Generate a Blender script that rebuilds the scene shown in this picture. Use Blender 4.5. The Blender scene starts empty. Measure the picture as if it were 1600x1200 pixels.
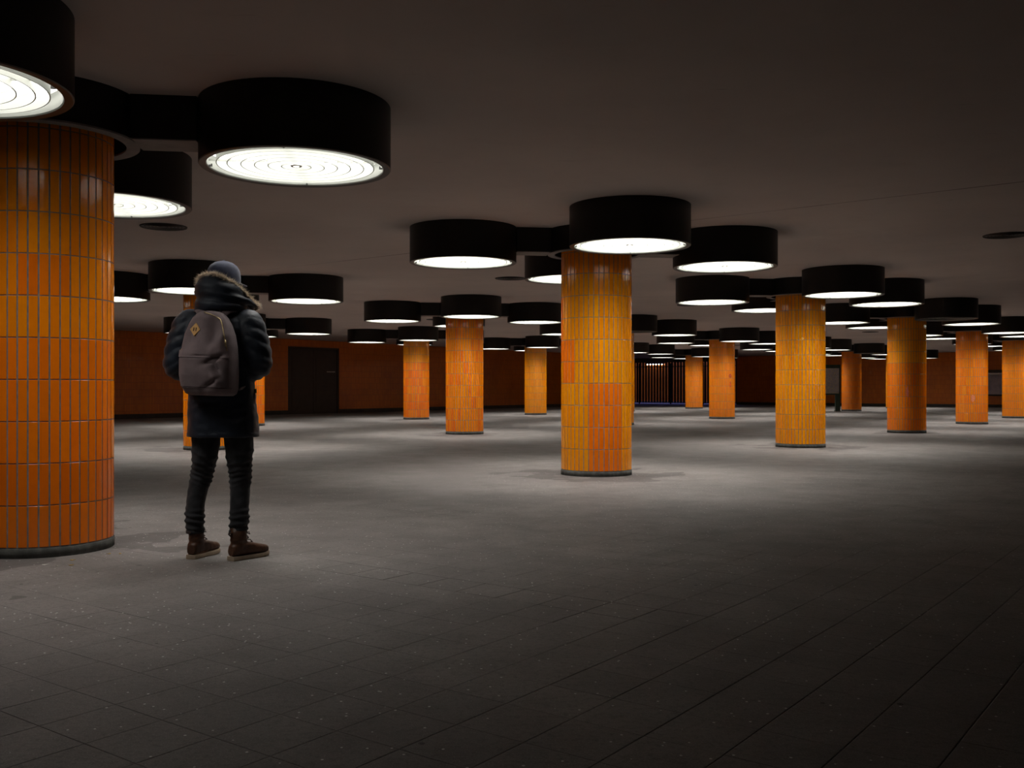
import bpy, bmesh, math, random
from mathutils import Vector, Matrix, noise
import numpy as np

scene = bpy.context.scene
COL = scene.collection
PI = math.pi

# ------------------------------------------------------------------ camera
CAM_H = 1.07
FPX = 1549.0
cam_data = bpy.data.cameras.new('camera')
cam = bpy.data.objects.new('camera', cam_data)
COL.objects.link(cam)
cam.location = (0, 0, CAM_H)
cam.rotation_euler = (PI / 2, 0, 0)
cam_data.sensor_fit = 'HORIZONTAL'
cam_data.sensor_width = 36.0
cam_data.lens = 36.0 * FPX / 1600
cam_data.shift_y = 5.5 / 1600
cam_data.clip_start = 0.05
cam_data.clip_end = 300
scene.camera = cam

# ------------------------------------------------------------------ world and exposure
world = bpy.data.worlds.new('world')
scene.world = world
world.use_nodes = True
wbg = world.node_tree.nodes['Background']
wbg.inputs[0].default_value = (0.12, 0.14, 0.44, 1)      # blue hour sky seen past the barred exit
wbg.inputs[1].default_value = 2.2
vs = scene.view_settings
vs.view_transform = 'Standard'
vs.look = 'None'
vs.gamma = 1
vs.use_curve_mapping = False
vs.exposure = 0.12

LAMP_POWER = 41.0
LAMP_SPREAD = math.radians(147)
DIFFUSER_GLOW = 3.2

# ------------------------------------------------------------------ layout
RC = 0.4348                 # column radius
RL = 0.647                  # lamp drum radius
ZC = 3.009                  # ceiling height
ZB = 2.579                  # lamp underside
ZA = 2.71                   # underside of arms and collars
OX, OY = 1.0433, 12.2692
AV = (4.1687, 5.6482)
MV = (-6.3083, 4.9848)
ARM_ANGLE = 0.1336
ARM_LEN = 1.6515
ah = Vector((AV[0], AV[1], 0)).normalized()
mh = Vector((-ah.y, ah.x, 0))
PITCH = 0.2637              # floor slab and tile row pitch


def colpos(i, j):
    return Vector((OX + i * AV[0] + j * MV[0], OY + i * AV[1] + j * MV[1], 0))


def gp(s, t, z=0.0):
    """metres along the column rows (s) and across them (t), from the middle column"""
    p = Vector((OX, OY, 0)) + ah * s + mh * t
    p.z = z
    return p


# ------------------------------------------------------------------ helpers
def link(o, parent=None):
    COL.objects.link(o)
    if parent is not None:
        o.parent = parent
    return o


def empty(name, loc=(0, 0, 0), rz=0.0, label=None, cat=None, group=None):
    o = bpy.data.objects.new(name, None)
    o.empty_display_size = 0.1
    COL.objects.link(o)
    o.location = loc
    o.rotation_euler = (0, 0, rz)
    if label:
        tag(o, label, cat, group)
    return o


def tag(o, label, cat, group=None):
    o['label'] = label
    o['category'] = cat
    if group:
        o['group'] = group
    return o


def obj(name, me, mat, parent=None, loc=None, label=None, smooth=None):
    if isinstance(me, bmesh.types.BMesh):
        bm = me
        me = bpy.data.meshes.new(name)
        bm.to_mesh(me)
        bm.free()
    if mat is not None and len(me.materials) == 0:
        me.materials.append(mat)
    if smooth == 'auto':
        me.shade_smooth()
        me.set_sharp_from_angle(angle=math.radians(35))
    elif smooth:
        me.shade_smooth()
    o = bpy.data.objects.new(name, me)
    link(o, parent)
    if loc is not None:
        o.location = loc
    if label:
        o['label'] = label
    return o


def struct(o):
    o['kind'] = 'structure'
    return o


def mesh_from(verts, faces, name='mesh'):
    me = bpy.data.meshes.new(name)
    me.from_pydata([tuple(v) for v in verts], [], faces)
    me.update()
    return me


def add_box(bm, x0, y0, z0, x1, y1, z1, M=None):
    vs_ = [Vector(c) for c in ((x0, y0, z0), (x1, y0, z0), (x1, y1, z0), (x0, y1, z0),
                               (x0, y0, z1), (x1, y0, z1), (x1, y1, z1), (x0, y1, z1))]
    if M is not None:
        vs_ = [M @ v for v in vs_]
    v = [bm.verts.new(c) for c in vs_]
    for f in ((3, 2, 1, 0), (4, 5, 6, 7), (0, 1, 5, 4), (1, 2, 6, 5), (2, 3, 7, 6), (3, 0, 4, 7)):
        bm.faces.new([v[k] for k in f])


def lathe(bm, prof, n=64, closed=False, M=None):
    """revolve (r, z) profile; r==0 becomes a pole"""
    rings = []
    for r, z in prof:
        if r < 1e-6:
            p = Vector((0, 0, z))
            rings.append([bm.verts.new(M @ p if M else p)])
        else:
            ring = []
            for k in range(n):
                a = 2 * PI * k / n
                p = Vector((r * math.cos(a), r * math.sin(a), z))
                ring.append(bm.verts.new(M @ p if M else p))
            rings.append(ring)
    pairs = list(zip(rings[:-1], rings[1:]))
    if closed:
        pairs.append((rings[-1], rings[0]))
    for A, B in pairs:
        for k in range(n):
            l = (k + 1) % n
            if len(A) == 1 and len(B) == 1:
                continue
            if len(A) == 1:
                bm.faces.new((A[0], B[l], B[k]))
            elif len(B) == 1:
                bm.faces.new((A[k], A[l], B[0]))
            else:
                bm.faces.new((A[k], A[l], B[l], B[k]))
    return bm


def loft(bm, rings, cap=True):
    vr = [[bm.verts.new(p) for p in r] for r in rings]
    n = len(vr[0])
    for A, B in zip(vr[:-1], vr[1:]):
        for k in range(n):
            l = (k + 1) % n
            bm.faces.new((A[k], A[l], B[l], B[k]))
    if cap:
        bm.faces.new(list(reversed(vr[0])))
        bm.faces.new(vr[-1])
    return vr


def tube(bm, pts, radii, n=14, cap=True, flat=1.0, up=None):
    """tube along points with per-point radii (number or (ru, rv))"""
    pts = [Vector(p) for p in pts]
    T = []
    for k in range(len(pts)):
        a = pts[max(k - 1, 0)]
        b = pts[min(k + 1, len(pts) - 1)]
        T.append((b - a).normalized())
    u = up.copy() if up is not None else Vector((1, 0, 0))
    if abs(u.dot(T[0])) > 0.9:
        u = Vector((0, 1, 0))
    rings = []
    for k, p in enumerate(pts):
        u = (u - T[k] * u.dot(T[k])).normalized()
        v = T[k].cross(u)
        r = radii[k] if not isinstance(radii, (int, float)) else radii
        ru, rv = r if isinstance(r, tuple) else (r, r * flat)
        rings.append([p + u * (ru * math.cos(2 * PI * q / n)) + v * (rv * math.sin(2 * PI * q / n)) for q in range(n)])
    loft(bm, rings, cap)


def smoothpath(pts, radii, sub=6):
    """Catmull-Rom resampling of points and radii"""
    P = [Vector(p) for p in pts]
    R = [Vector((r, r)) if isinstance(r, (int, float)) else Vector(r) for r in radii]
    op, orr = [], []

    def cr(a, b, c, d, t):
        return 0.5 * ((2 * b) + (c - a) * t + (2 * a - 5 * b + 4 * c - d) * t * t + (3 * b - a - 3 * c + d) * t ** 3)
    for k in range(len(P) - 1):
        i0, i3 = max(k - 1, 0), min(k + 2, len(P) - 1)
        for q in range(sub):
            t = q / sub
            op.append(cr(P[i0], P[k], P[k + 1], P[i3], t))
            rr = cr(R[i0], R[k], R[k + 1], R[i3], t)
            orr.append((rr.x, rr.y))
    op.append(P[-1])
    orr.append(tuple(R[-1]))
    return op, orr


def ellipsoid(bm, c, r, M=None, seg=20, rings=12):
    m = Matrix.Translation(c) @ (M.to_4x4() if M is not None else Matrix.Identity(4)) @ Matrix.Diagonal((r[0], r[1], r[2], 1))
    bmesh.ops.create_uvsphere(bm, u_segments=seg, v_segments=rings, radius=1, matrix=m)


def remesh(bm, voxel, smooth_iter=4, fac=0.5, name='mesh'):
    """union of closed pieces into one continuous surface"""
    bmesh.ops.recalc_face_normals(bm, faces=bm.faces[:])
    me = bpy.data.meshes.new('source')
    bm.to_mesh(me)
    bm.free()
    o = bpy.data.objects.new('source', me)
    COL.objects.link(o)
    md = o.modifiers.new('r', 'REMESH')
    md.mode = 'VOXEL'
    md.voxel_size = voxel
    if smooth_iter:
        sm = o.modifiers.new('s', 'SMOOTH')
        sm.iterations = smooth_iter
        sm.factor = fac
    dg = bpy.context.evaluated_depsgraph_get()
    out = bpy.data.meshes.new_from_object(o.evaluated_get(dg))
    out.name = name
    out.materials.clear()
    bpy.data.objects.remove(o)
    bpy.data.meshes.remove(me)
    out.shade_smooth()
    return out


def displace(me, fn):
    n = len(me.vertices)
    co = np.empty(n * 3)
    no = np.empty(n * 3)
    me.vertices.foreach_get('co', co)
    me.vertices.foreach_get('normal', no)
    co = co.reshape(-1, 3)
    no = no.reshape(-1, 3)
    d = np.array([fn(Vector(c), Vector(m)) for c, m in zip(co, no)])
    co += no * d[:, None]
    me.vertices.foreach_set('co', co.ravel())
    me.update()


# ------------------------------------------------------------------ node helpers
class NT:
    def __init__(self, name):
        self.m = bpy.data.materials.new(name)
        self.m.use_nodes = True
        self.t = self.m.node_tree
        self.b = self.t.nodes['Principled BSDF']

    def n(self, typ, ins=None, **kw):
        nd = self.t.nodes.new(typ)
        for k, v in kw.items():
            setattr(nd, k, v)
        for k, v in (ins or {}).items():
            self.set(nd, k, v)
        return nd

    def set(self, nd, k, v):
        if isinstance(v, bpy.types.NodeSocket):
            self.t.links.new(v, nd.inputs[k])
        else:
            nd.inputs[k].default_value = v

    def math(self, op, a, b=0.0, clamp=False):
        nd = self.n('ShaderNodeMath', {0: a, 1: b}, operation=op, use_clamp=clamp)
        return nd.outputs[0]

    def mix(self, f, a, b, blend='MIX'):
        nd = self.n('ShaderNodeMix', data_type='RGBA', blend_type=blend)
        self.set(nd, 0, f)
        self.set(nd, 6, a)
        self.set(nd, 7, b)
        return nd.outputs[2]

    def ramp(self, f, lo, hi):
        nd = self.n('ShaderNodeMapRange', {0: f, 1: lo, 2: hi, 3: 0.0, 4: 1.0}, interpolation_type='SMOOTHSTEP')
        return nd.outputs[0]

    def noise(self, vec, scale, detail=3.0, rough=0.55):
        nd = self.n('ShaderNodeTexNoise', {'Vector': vec, 'Scale': scale, 'Detail': detail, 'Roughness': rough})
        return nd.outputs[0]

    def pos(self):
        return self.n('ShaderNodeNewGeometry').outputs['Position']

    def objco(self):
        return self.n('ShaderNodeTexCoord').outputs['Object']

    def bump(self, h, strength=0.3, dist=0.01):
        nd = self.n('ShaderNodeBump', {'Height': h, 'Strength': strength, 'Distance': dist})
        self.t.links.new(nd.outputs[0], self.b.inputs['Normal'])

    def out(self, **kw):
        for k, v in kw.items():
            self.set(self.b, {'color': 'Base Color', 'rough': 'Roughness', 'metal': 'Metallic', 'spec': 'Specular IOR Level',
                              'coat': 'Coat Weight', 'sheen': 'Sheen Weight', 'emit': 'Emission Color', 'es': 'Emission Strength'}[k], v)
        return self.m


def rgb(r, g, b):
    return (r, g, b, 1.0)


def simple(name, col, rough=0.6, metal=0.0, var=0.25, scale=6.0, bump=0.0, spec=0.5, sheen=0.0):
    q = NT(name)
    co = q.objco()
    f = q.noise(co, scale, 4)
    c = q.mix(q.ramp(f, 0.3, 0.7), rgb(*[x * (1 - var) for x in col]), rgb(*[x * (1 + var) for x in col]))
    if bump:
        q.bump(q.noise(co, scale * 12, 3), bump, 0.004)
    return q.out(color=c, rough=rough, metal=metal, spec=spec, sheen=sheen)


def fabric(name, col, rough=0.8, weave=900.0, bump=0.25, var=0.2, sheen=0.1, scale=9.0):
    q = NT(name)
    co = q.objco()
    f = q.noise(co, scale, 5)
    c = q.mix(q.ramp(f, 0.3, 0.7), rgb(*[x * (1 - var) for x in col]), rgb(*[x * (1 + var) for x in col]))
    w = q.noise(co, weave, 2)
    c = q.mix(0.35, c, q.mix(w, rgb(0, 0, 0), c), 'MIX')
    q.bump(q.math('ADD', w, q.math('MULTIPLY', q.noise(co, 45, 3), 2.0)), bump, 0.003)
    return q.out(color=c, rough=rough, sheen=sheen, spec=0.3)


def grid_coord(q, pos):
    """rotate world position into the row directions"""
    s = q.n('ShaderNodeVectorMath', {0: pos, 1: (ah.x, ah.y, 0)}, operation='DOT_PRODUCT').outputs['Value']
    t = q.n('ShaderNodeVectorMath', {0: pos, 1: (mh.x, mh.y, 0)}, operation='DOT_PRODUCT').outputs['Value']
    return s, t


SLAB_S0 = 4.27              # a joint of the paving, measured along the rows from the camera
SLAB_T0 = 2.80


def make_floor_mat():
    q = NT('worn_paving')
    p = q.pos()
    s, t = grid_coord(q, p)
    # broad mottling, scuffs and fine grain
    n1 = q.noise(p, 0.45, 5, 0.6)
    n2 = q.noise(p, 3.2, 6, 0.65)
    n3 = q.noise(p, 38, 4, 0.7)
    n4 = q.noise(p, 170, 2, 0.6)
    base = q.mix(q.ramp(n1, 0.3, 0.72), rgb(0.145, 0.130, 0.122), rgb(0.240, 0.219, 0.206))
    base = q.mix(q.math('MULTIPLY', q.ramp(n2, 0.42, 0.75), 0.30), base, rgb(0.100, 0.091, 0.085))
    base = q.mix(q.math('MULTIPLY', q.ramp(n3, 0.45, 0.75), 0.60), base, rgb(0.080, 0.074, 0.069))
    base = q.mix(q.math('MULTIPLY', q.ramp(n4, 0.52, 0.75), 0.5), base, rgb(0.42, 0.395, 0.375))
    # tone differs a little from slab to slab
    sx = q.math('FLOOR', q.math('DIVIDE', q.math('SUBTRACT', s, SLAB_S0), PITCH))
    tx = q.math('FLOOR', q.math('DIVIDE', q.math('SUBTRACT', t, SLAB_T0), PITCH))
    cell = q.n('ShaderNodeCombineXYZ', {0: sx, 1: tx}).outputs[0]
    wn = q.n('ShaderNodeTexWhiteNoise', {0: cell}, noise_dimensions='2D').outputs[0]
    base = q.mix(q.math('MULTIPLY', wn, 0.16), base, rgb(0.09, 0.083, 0.078))
    # joints further off: mostly filled with dirt, showing only here and there
    def joint(c, c0):
        f = q.math('FRACT', q.math('DIVIDE', q.math('SUBTRACT', c, c0), PITCH))
        d = q.math('MULTIPLY', q.math('ABSOLUTE', q.math('SUBTRACT', f, 0.5)), -1.0)
        d = q.math('ADD', d, 0.5)                      # 0 at the joint
        return q.math('SUBTRACT', 1.0, q.ramp(d, 0.004, 0.016))
    j = q.math('MAXIMUM', joint(s, SLAB_S0), joint(t, SLAB_T0))
    jm = q.math('MULTIPLY', j, q.ramp(q.noise(p, 0.8, 3), 0.52, 0.66))
    base = q.mix(q.math('MULTIPLY', jm, 0.6), base, rgb(0.035, 0.032, 0.03))
    jl = q.math('MULTIPLY', j, q.ramp(q.noise(p, 1.3, 2), 0.58, 0.7))
    base = q.mix(q.math('MULTIPLY', jl, 0.45), base, rgb(0.33, 0.31, 0.29))
    # damp stains round the foot of every column
    rs = q.math('SUBTRACT', s, OX * ah.x + OY * ah.y)
    rt = q.math('SUBTRACT', t, OX * mh.x + OY * mh.y)
    def near(c, L):
        f = q.math('FRACT', q.math('ADD', q.math('DIVIDE', c, L), 0.5))
        return q.math('MULTIPLY', q.math('SUBTRACT', f, 0.5), L)
    La = math.hypot(*AV)
    Lm = math.hypot(*MV)
    dx, dy = near(rs, La), near(rt, Lm)
    d = q.math('SQRT', q.math('ADD', q.math('MULTIPLY', dx, dx), q.math('MULTIPLY', dy, dy)))
    st = q.math('SUBTRACT', q.math('MULTIPLY', q.math('SUBTRACT', q.noise(p, 1.7, 3, 0.45), 0.27), 2.0), q.math('MULTIPLY', d, 0.50))
    stain = q.ramp(st, 0.085, 0.105)
    base = q.mix(q.math('MULTIPLY', stain, 0.62), base, rgb(0.075, 0.066, 0.062))
    # pale aggregate flecks and dark gum spots
    v = q.n('ShaderNodeTexVoronoi', {'Vector': p, 'Scale': 26.0}, feature='F1')
    fl = q.math('MULTIPLY', q.math('LESS_THAN', v.outputs['Distance'], 0.12),
                q.math('GREATER_THAN', q.n('ShaderNodeSeparateColor', {0: v.outputs['Color']}).outputs[0], 0.70))
    base = q.mix(q.math('MULTIPLY', fl, 0.85), base, rgb(0.72, 0.70, 0.66))
    v2 = q.n('ShaderNodeTexVoronoi', {'Vector': p, 'Scale': 5.0}, feature='F1')
    gm = q.math('MULTIPLY', q.math('LESS_THAN', v2.outputs['Distance'], 0.055),
                q.math('GREATER_THAN', q.n('ShaderNodeSeparateColor', {0: v2.outputs['Color']}).outputs[1], 0.72))
    base = q.mix(q.math('MULTIPLY', gm, 0.75), base, rgb(0.03, 0.028, 0.026))
    q.bump(q.math('ADD', q.math('MULTIPLY', n3, 0.6), q.math('SUBTRACT', n2, q.math('MULTIPLY', j, 0.6))), 0.55, 0.007)
    rough = q.math('ADD', 0.55, q.math('MULTIPLY', n2, 0.3))
    return q.out(color=base, rough=rough, spec=0.3)


def make_ceiling_mat():
    q = NT('painted_concrete_ceiling')
    p = q.pos()
    s, t = grid_coord(q, p)
    n1 = q.noise(p, 0.35, 4, 0.55)
    n2 = q.noise(p, 2.6, 5, 0.6)
    c = q.mix(q.ramp(n1, 0.3, 0.7), rgb(0.50, 0.43, 0.395), rgb(0.58, 0.50, 0.455))
    c = q.mix(q.math('MULTIPLY', q.ramp(n2, 0.5, 0.8), 0.15), c, rgb(0.33, 0.28, 0.25))
    mm = math.hypot(*MV)
    nx, ny = MV[1] / mm, -MV[0] / mm
    rs = q.n('ShaderNodeVectorMath', {0: p, 1: (nx, ny, 0)}, operation='DOT_PRODUCT').outputs['Value']
    rs = q.math('SUBTRACT', rs, OX * nx + OY * ny + 0.04)
    d = q.math('ABSOLUTE', rs)
    wob = q.math('MULTIPLY', q.math('SUBTRACT', q.noise(p, 1.1, 3), 0.5), 0.03)
    line = q.math('SUBTRACT', 1.0, q.ramp(q.math('ABSOLUTE', q.math('ADD', d, wob)), 0.006, 0.018))
    line = q.math('MULTIPLY', line, q.ramp(q.noise(p, 0.45, 2), 0.30, 0.52))
    c = q.mix(q.math('MULTIPLY', line, 0.8), c, rgb(0.10, 0.07, 0.055))
    # short dark scratches
    mp = q.n('ShaderNodeMapping', {'Vector': p, 'Rotation': (0, 0, math.atan2(mh.y, mh.x) * -1), 'Scale': (0.9, 9.0, 1)})
    sc = q.noise(mp.outputs[0], 1.6, 3, 0.6)
    c = q.mix(q.math('MULTIPLY', q.ramp(sc, 0.70, 0.78), 0.5), c, rgb(0.2, 0.16, 0.14))
    q.bump(n2, 0.15, 0.01)
    return q.out(color=c, rough=0.85, spec=0.2)


def make_tile_mat(name, use_attr):
    q = NT(name)
    if use_attr:
        base = q.n('ShaderNodeAttribute', attribute_name='tint').outputs['Color']
    else:
        base = q.n('ShaderNodeObjectInfo').outputs['Color']
    p = q.pos()
    f = q.noise(p, 14, 4, 0.6)
    c = q.mix(q.math('MULTIPLY', q.ramp(f, 0.35, 0.8), 0.10), base, rgb(0.40, 0.09, 0.004), 'MIX')
    st = q.n('ShaderNodeMapping', {'Vector': p, 'Scale': (30, 30, 1.6)})
    sn = q.noise(st.outputs[0], 1.0, 3, 0.6)
    c = q.mix(q.math('MULTIPLY', q.ramp(sn, 0.55, 0.8), 0.10), c, rgb(0.16, 0.04, 0.004))
    chip = q.ramp(q.noise(p, 60, 2, 0.5), 0.80, 0.83)
    c = q.mix(q.math('MULTIPLY', chip, 0.4), c, rgb(0.6, 0.5, 0.35))
    q.bump(q.noise(p, 9, 2), 0.10, 0.01)
    r = q.math('ADD', 0.10, q.math('MULTIPLY', q.ramp(f, 0.3, 0.8), 0.12))
    return q.out(color=c, rough=r, spec=0.38)


def make_wall_tile_mat():
    q = NT('orange_wall_tiles')
    uv = q.n('ShaderNodeTexCoord').outputs['UV']
    br = q.n('ShaderNodeTexBrick', {'Vector': uv, 'Color1': rgb(0.62, 0.155, 0.005), 'Color2': rgb(0.52, 0.122, 0.004),
                                    'Mortar': rgb(0.33, 0.085, 0.012), 'Scale': 1.0, 'Mortar Size': 0.006, 'Brick Width': 0.25,
                                    'Row Height': 0.064, 'Bias': 0.0})
    br.offset = 0.0
    p = q.pos()
    f = q.noise(p, 0.8, 5, 0.6)
    c = q.mix(q.math('MULTIPLY', q.ramp(f, 0.4, 0.75), 0.45), br.outputs['Color'], rgb(0.22, 0.045, 0.004))
    # pale broken smears along a horizontal band
    z = q.n('ShaderNodeSeparateXYZ', {0: p}).outputs[2]
    band = q.math('MULTIPLY', q.ramp(z, 1.75, 1.95), q.math('SUBTRACT', 1.0, q.ramp(z, 2.05, 2.25)))
    sm = q.math('MULTIPLY', band, q.ramp(q.noise(p, 0.9, 5, 0.7), 0.55, 0.75))
    c = q.mix(q.math('MULTIPLY', sm, 0.3), c, rgb(0.5, 0.34, 0.2))
    q.bump(br.outputs['Fac'], -0.4, 0.003)
    return q.out(color=c, rough=0.30, spec=0.45)


M = {}
M['floor'] = make_floor_mat()
M['ceiling'] = make_ceiling_mat()
M['tile'] = make_tile_mat('glazed_orange_tile', False)
M['tile_far'] = make_tile_mat('glazed_orange_tile_rows', True)
M['wall_tile'] = make_wall_tile_mat()
M['grout'] = simple('grey_grout', (0.23, 0.20, 0.185), 0.9, var=0.2, scale=20, bump=0.3)
M['plinth'] = simple('weathered_plinth', (0.085, 0.085, 0.075), 0.8, var=0.5, scale=9, bump=0.5)
M['black'] = simple('black_lamp_enamel', (0.0075, 0.0068, 0.0062), 0.42, var=0.25, scale=3, spec=0.35)
M['rim'] = simple('reflected_brown_rim', (0.065, 0.044, 0.031), 0.45, var=0.25, scale=4)  # brown colour holds the columns' orange reflections on the black drum's edge
M['arm'] = simple('ceiling_grey_underside', (0.20, 0.18, 0.165), 0.8, var=0.15, scale=4)  # grey colour stands in for lit ceiling seen through open undersides
M['louvre'] = simple('white_louvre', (0.28, 0.29, 0.26), 0.5, var=0.04, scale=4)
M['hub'] = simple('pale_hub', (0.75, 0.74, 0.70), 0.5)
M['clip'] = simple('dark_clip', (0.05, 0.05, 0.045), 0.5)
M['dead'] = simple('dead_lamp_glass', (0.10, 0.085, 0.075), 0.5, var=0.15)
q = NT('lamp_glass')
M['glass'] = q.out(color=rgb(0.9, 0.9, 0.88), rough=0.4, emit=rgb(1.0, 0.985, 0.94), es=DIFFUSER_GLOW)
q = NT('lamp_glass_dimmed')
M['glass_dimmed'] = q.out(color=rgb(0.9, 0.9, 0.88), rough=0.4, emit=rgb(1.0, 0.985, 0.94), es=1.7)  # weaker glow for the nearest column's turned-down lamps
M['dark_wall'] = simple('plain_dark_render', (0.11, 0.075, 0.055), 0.85, var=0.2, scale=1)
M['skirting'] = simple('dark_skirting', (0.03, 0.027, 0.024), 0.7, var=0.3)
M['door'] = simple('dark_brown_steel_door', (0.028, 0.014, 0.009), 0.55, var=0.2, scale=3)
M['gate'] = simple('dark_gate_steel', (0.02, 0.018, 0.018), 0.5, var=0.3)
M['steel'] = simple('worn_steel', (0.35, 0.33, 0.30), 0.35, metal=0.9, var=0.2)
M['grille'] = simple('dusty_grille', (0.045, 0.036, 0.03), 0.7, var=0.3)
M['green'] = simple('dark_green_paint', (0.012, 0.030, 0.016), 0.5, var=0.2)
M['white_tube'] = simple('white_tube', (0.92, 0.90, 0.86), 0.5, var=0.05)
M['leaf'] = simple('yellow_leaf', (0.42, 0.27, 0.05), 0.7, var=0.3, scale=60)
M['paper'] = simple('paper_scrap', (0.55, 0.52, 0.48), 0.8, var=0.1, scale=60)

# ------------------------------------------------------------------ setting: floor with slabs
rnd = random.Random(7)
N0, N1 = -14, 26            # cell range along the rows (s) and across (t)
T0c, T1c = -26, 22


def cell_pt(i, j, z=0.0):
    p = ah * (SLAB_S0 + i * PITCH) + mh * (SLAB_T0 + j * PITCH)
    p.z = z
    return p


cand = []
for i in range(N0, N1):
    for j in range(T0c, T1c):
        c = cell_pt(i + 0.5, j + 0.5)
        if c.y < 2.55 or c.y > 8:
            continue
        u = 800 + FPX * c.x / c.y
        v = 605.5 + FPX * CAM_H / c.y
        if -40 < u < 1640 and v < 1240:
            cand.append((c.y, i, j))
cand.sort()
slab_cells = set((i, j) for _, i, j in cand[:298])

fv, ff = [], []


def fquad(a, b, c, d):
    k = len(fv)
    fv.extend([a, b, c, d])
    ff.append((k, k + 1, k + 2, k + 3))


for i in range(N0, N1):
    j = T0c
    while j < T1c:
        if (i, j) in slab_cells:
            j += 1
        else:
            j2 = j
            while j2 < T1c and (i, j2) not in slab_cells:
                j2 += 1
            fquad(cell_pt(i, j), cell_pt(i + 1, j), cell_pt(i + 1, j2), cell_pt(i, j2))
            j = j2
BIG = 420
fquad(cell_pt(N0, T0c, -0.0014), cell_pt(N1, T0c, -0.0014), cell_pt(N1, T1c, -0.0014), cell_pt(N0, T1c, -0.0014))   # mortar bed below the slabs
for (a0, a1, b0, b1) in ((-BIG, N0, -BIG, BIG), (N1, BIG, -BIG, BIG), (N0, N1, -BIG, T0c), (N0, N1, T1c, BIG)):
    fquad(cell_pt(a0, b0), cell_pt(a1, b0), cell_pt(a1, b1), cell_pt(a0, b1))
floor = struct(obj('floor', mesh_from(fv, ff, 'floor'), M['floor']))

# one shared slab mesh with a worn arris
hw = PITCH / 2 - 0.0004
bm = bmesh.new()
rr = []
for z, e in ((-0.03, 0.0), (-0.0006, 0.0), (0.0, 0.0007)):
    w = hw - e
    rr.append([Vector((-w, -w, z)), Vector((w, -w, z)), Vector((w, w, z)), Vector((-w, w, z))])
loft(bm, rr)
slab_me = bpy.data.meshes.new('paving_slab')
bm.to_mesh(slab_me)
bm.free()
slab_me.materials.append(M['floor'])
slab_rot = math.atan2(ah.y, ah.x)
OPEN_JOINTS = {}
for j in range(-3, 6):
    OPEN_JOINTS[(-1, j)] = (0.976, 0.985, 1)
for j in (-6, -2, -9):
    OPEN_JOINTS[(-2, j)] = (1, 0.978, 1)
for k in range(-5, 2):
    OPEN_JOINTS[(k, -4)] = (1, 0.99, 1)
    OPEN_JOINTS[(k - 1, -6)] = (1, 0.991, 1)
for (i, j) in sorted(slab_cells):
    o = link(bpy.data.objects.new('paving_slab', slab_me), floor)
    o.location = cell_pt(i + 0.5, j + 0.5, rnd.uniform(-0.0002, 0.0002))
    o.rotation_euler = (rnd.uniform(-1, 1) * 0.0006, rnd.uniform(-1, 1) * 0.0006, slab_rot)
    if (i, j) in OPEN_JOINTS:                     # a few slabs whose joints have lost their filling
        o.scale = OPEN_JOINTS[(i, j)]

# ------------------------------------------------------------------ setting: ceiling and walls
S_NEAR, S_END = -24.0, 47.6
T_LEFT, T_RIGHT = 24.2, -19.0
GATE_T0, GATE_T1 = 19.0, 28.3      # gate opening in the end wall (t range)
S_JOG = 38.0                       # the left wall steps back beyond here
T_JOG = 28.3
T_WELL = 34.0
EXIT_S = 57.0                      # back wall of the exit well


def prism(pts, z0, z1):
    n = len(pts)
    vsn = [Vector((p.x, p.y, z0)) for p in pts] + [Vector((p.x, p.y, z1)) for p in pts]
    fs = [tuple(range(n))[::-1], tuple(range(n, 2 * n))]
    for k in range(n):
        l = (k + 1) % n
        fs.append((k, l, n + l, n + k))
    return vsn, fs


cp = [gp(S_NEAR - 0.4, T_RIGHT - 0.4), gp(S_END + 1.0, T_RIGHT - 0.4), gp(S_END + 1.0, T_JOG + 0.4), gp(S_NEAR - 0.4, T_JOG + 0.4)]
ceil = struct(obj('ceiling', mesh_from(*prism(cp, ZC, ZC + 0.4), 'ceiling'), M['ceiling']))


def wall(name, a, b, mat, thick=0.3, z0=0.0, z1=ZC, uvscale=True):
    """vertical slab from ground point a to b; inner face on the left of a->b, thickness to the right"""
    d = (b - a)
    L = d.length
    d.normalize()
    nrm = Vector((d.y, -d.x, 0)) * thick
    pts = [a, b, b + nrm, a + nrm]
    me = mesh_from(*prism(pts, z0, z1), name)
    uvl = me.uv_layers.new(name='UVMap')
    for poly in me.polygons:
        for li in poly.loop_indices:
            co = me.vertices[me.loops[li].vertex_index].co
            along = (co - a).dot(d)
            uvl.data[li].uv = (co.z, along)        # tiles stand upright: long side vertical
    return struct(obj(name, me, mat))


# left wall (inner face looks towards -t): a door opening is closed by the door set into it
DOOR_S = []
for u in (450, 530):
    # intersection of the pixel column with the left wall line
    kx = (u - 800) / FPX
    p0 = gp(0, T_LEFT)
    s = (kx * p0.y - p0.x) / (ah.x - kx * ah.y)
    DOOR_S.append(s)
D0, D1 = min(DOOR_S), max(DOOR_S)
DOOR_H = 2.72
wall('wall_left', gp(D0, T_LEFT), gp(S_NEAR, T_LEFT), M['wall_tile'])
# direction chosen so that thickness goes outwards
bpy.data.objects.remove(bpy.data.objects['wall_left'])


def wall_left_piece(name, s0, s1, t=T_LEFT, z0=0.0, z1=ZC):
    return wall(name, gp(s1, t), gp(s0, t), M['wall_tile'], z0=z0, z1=z1)


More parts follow.
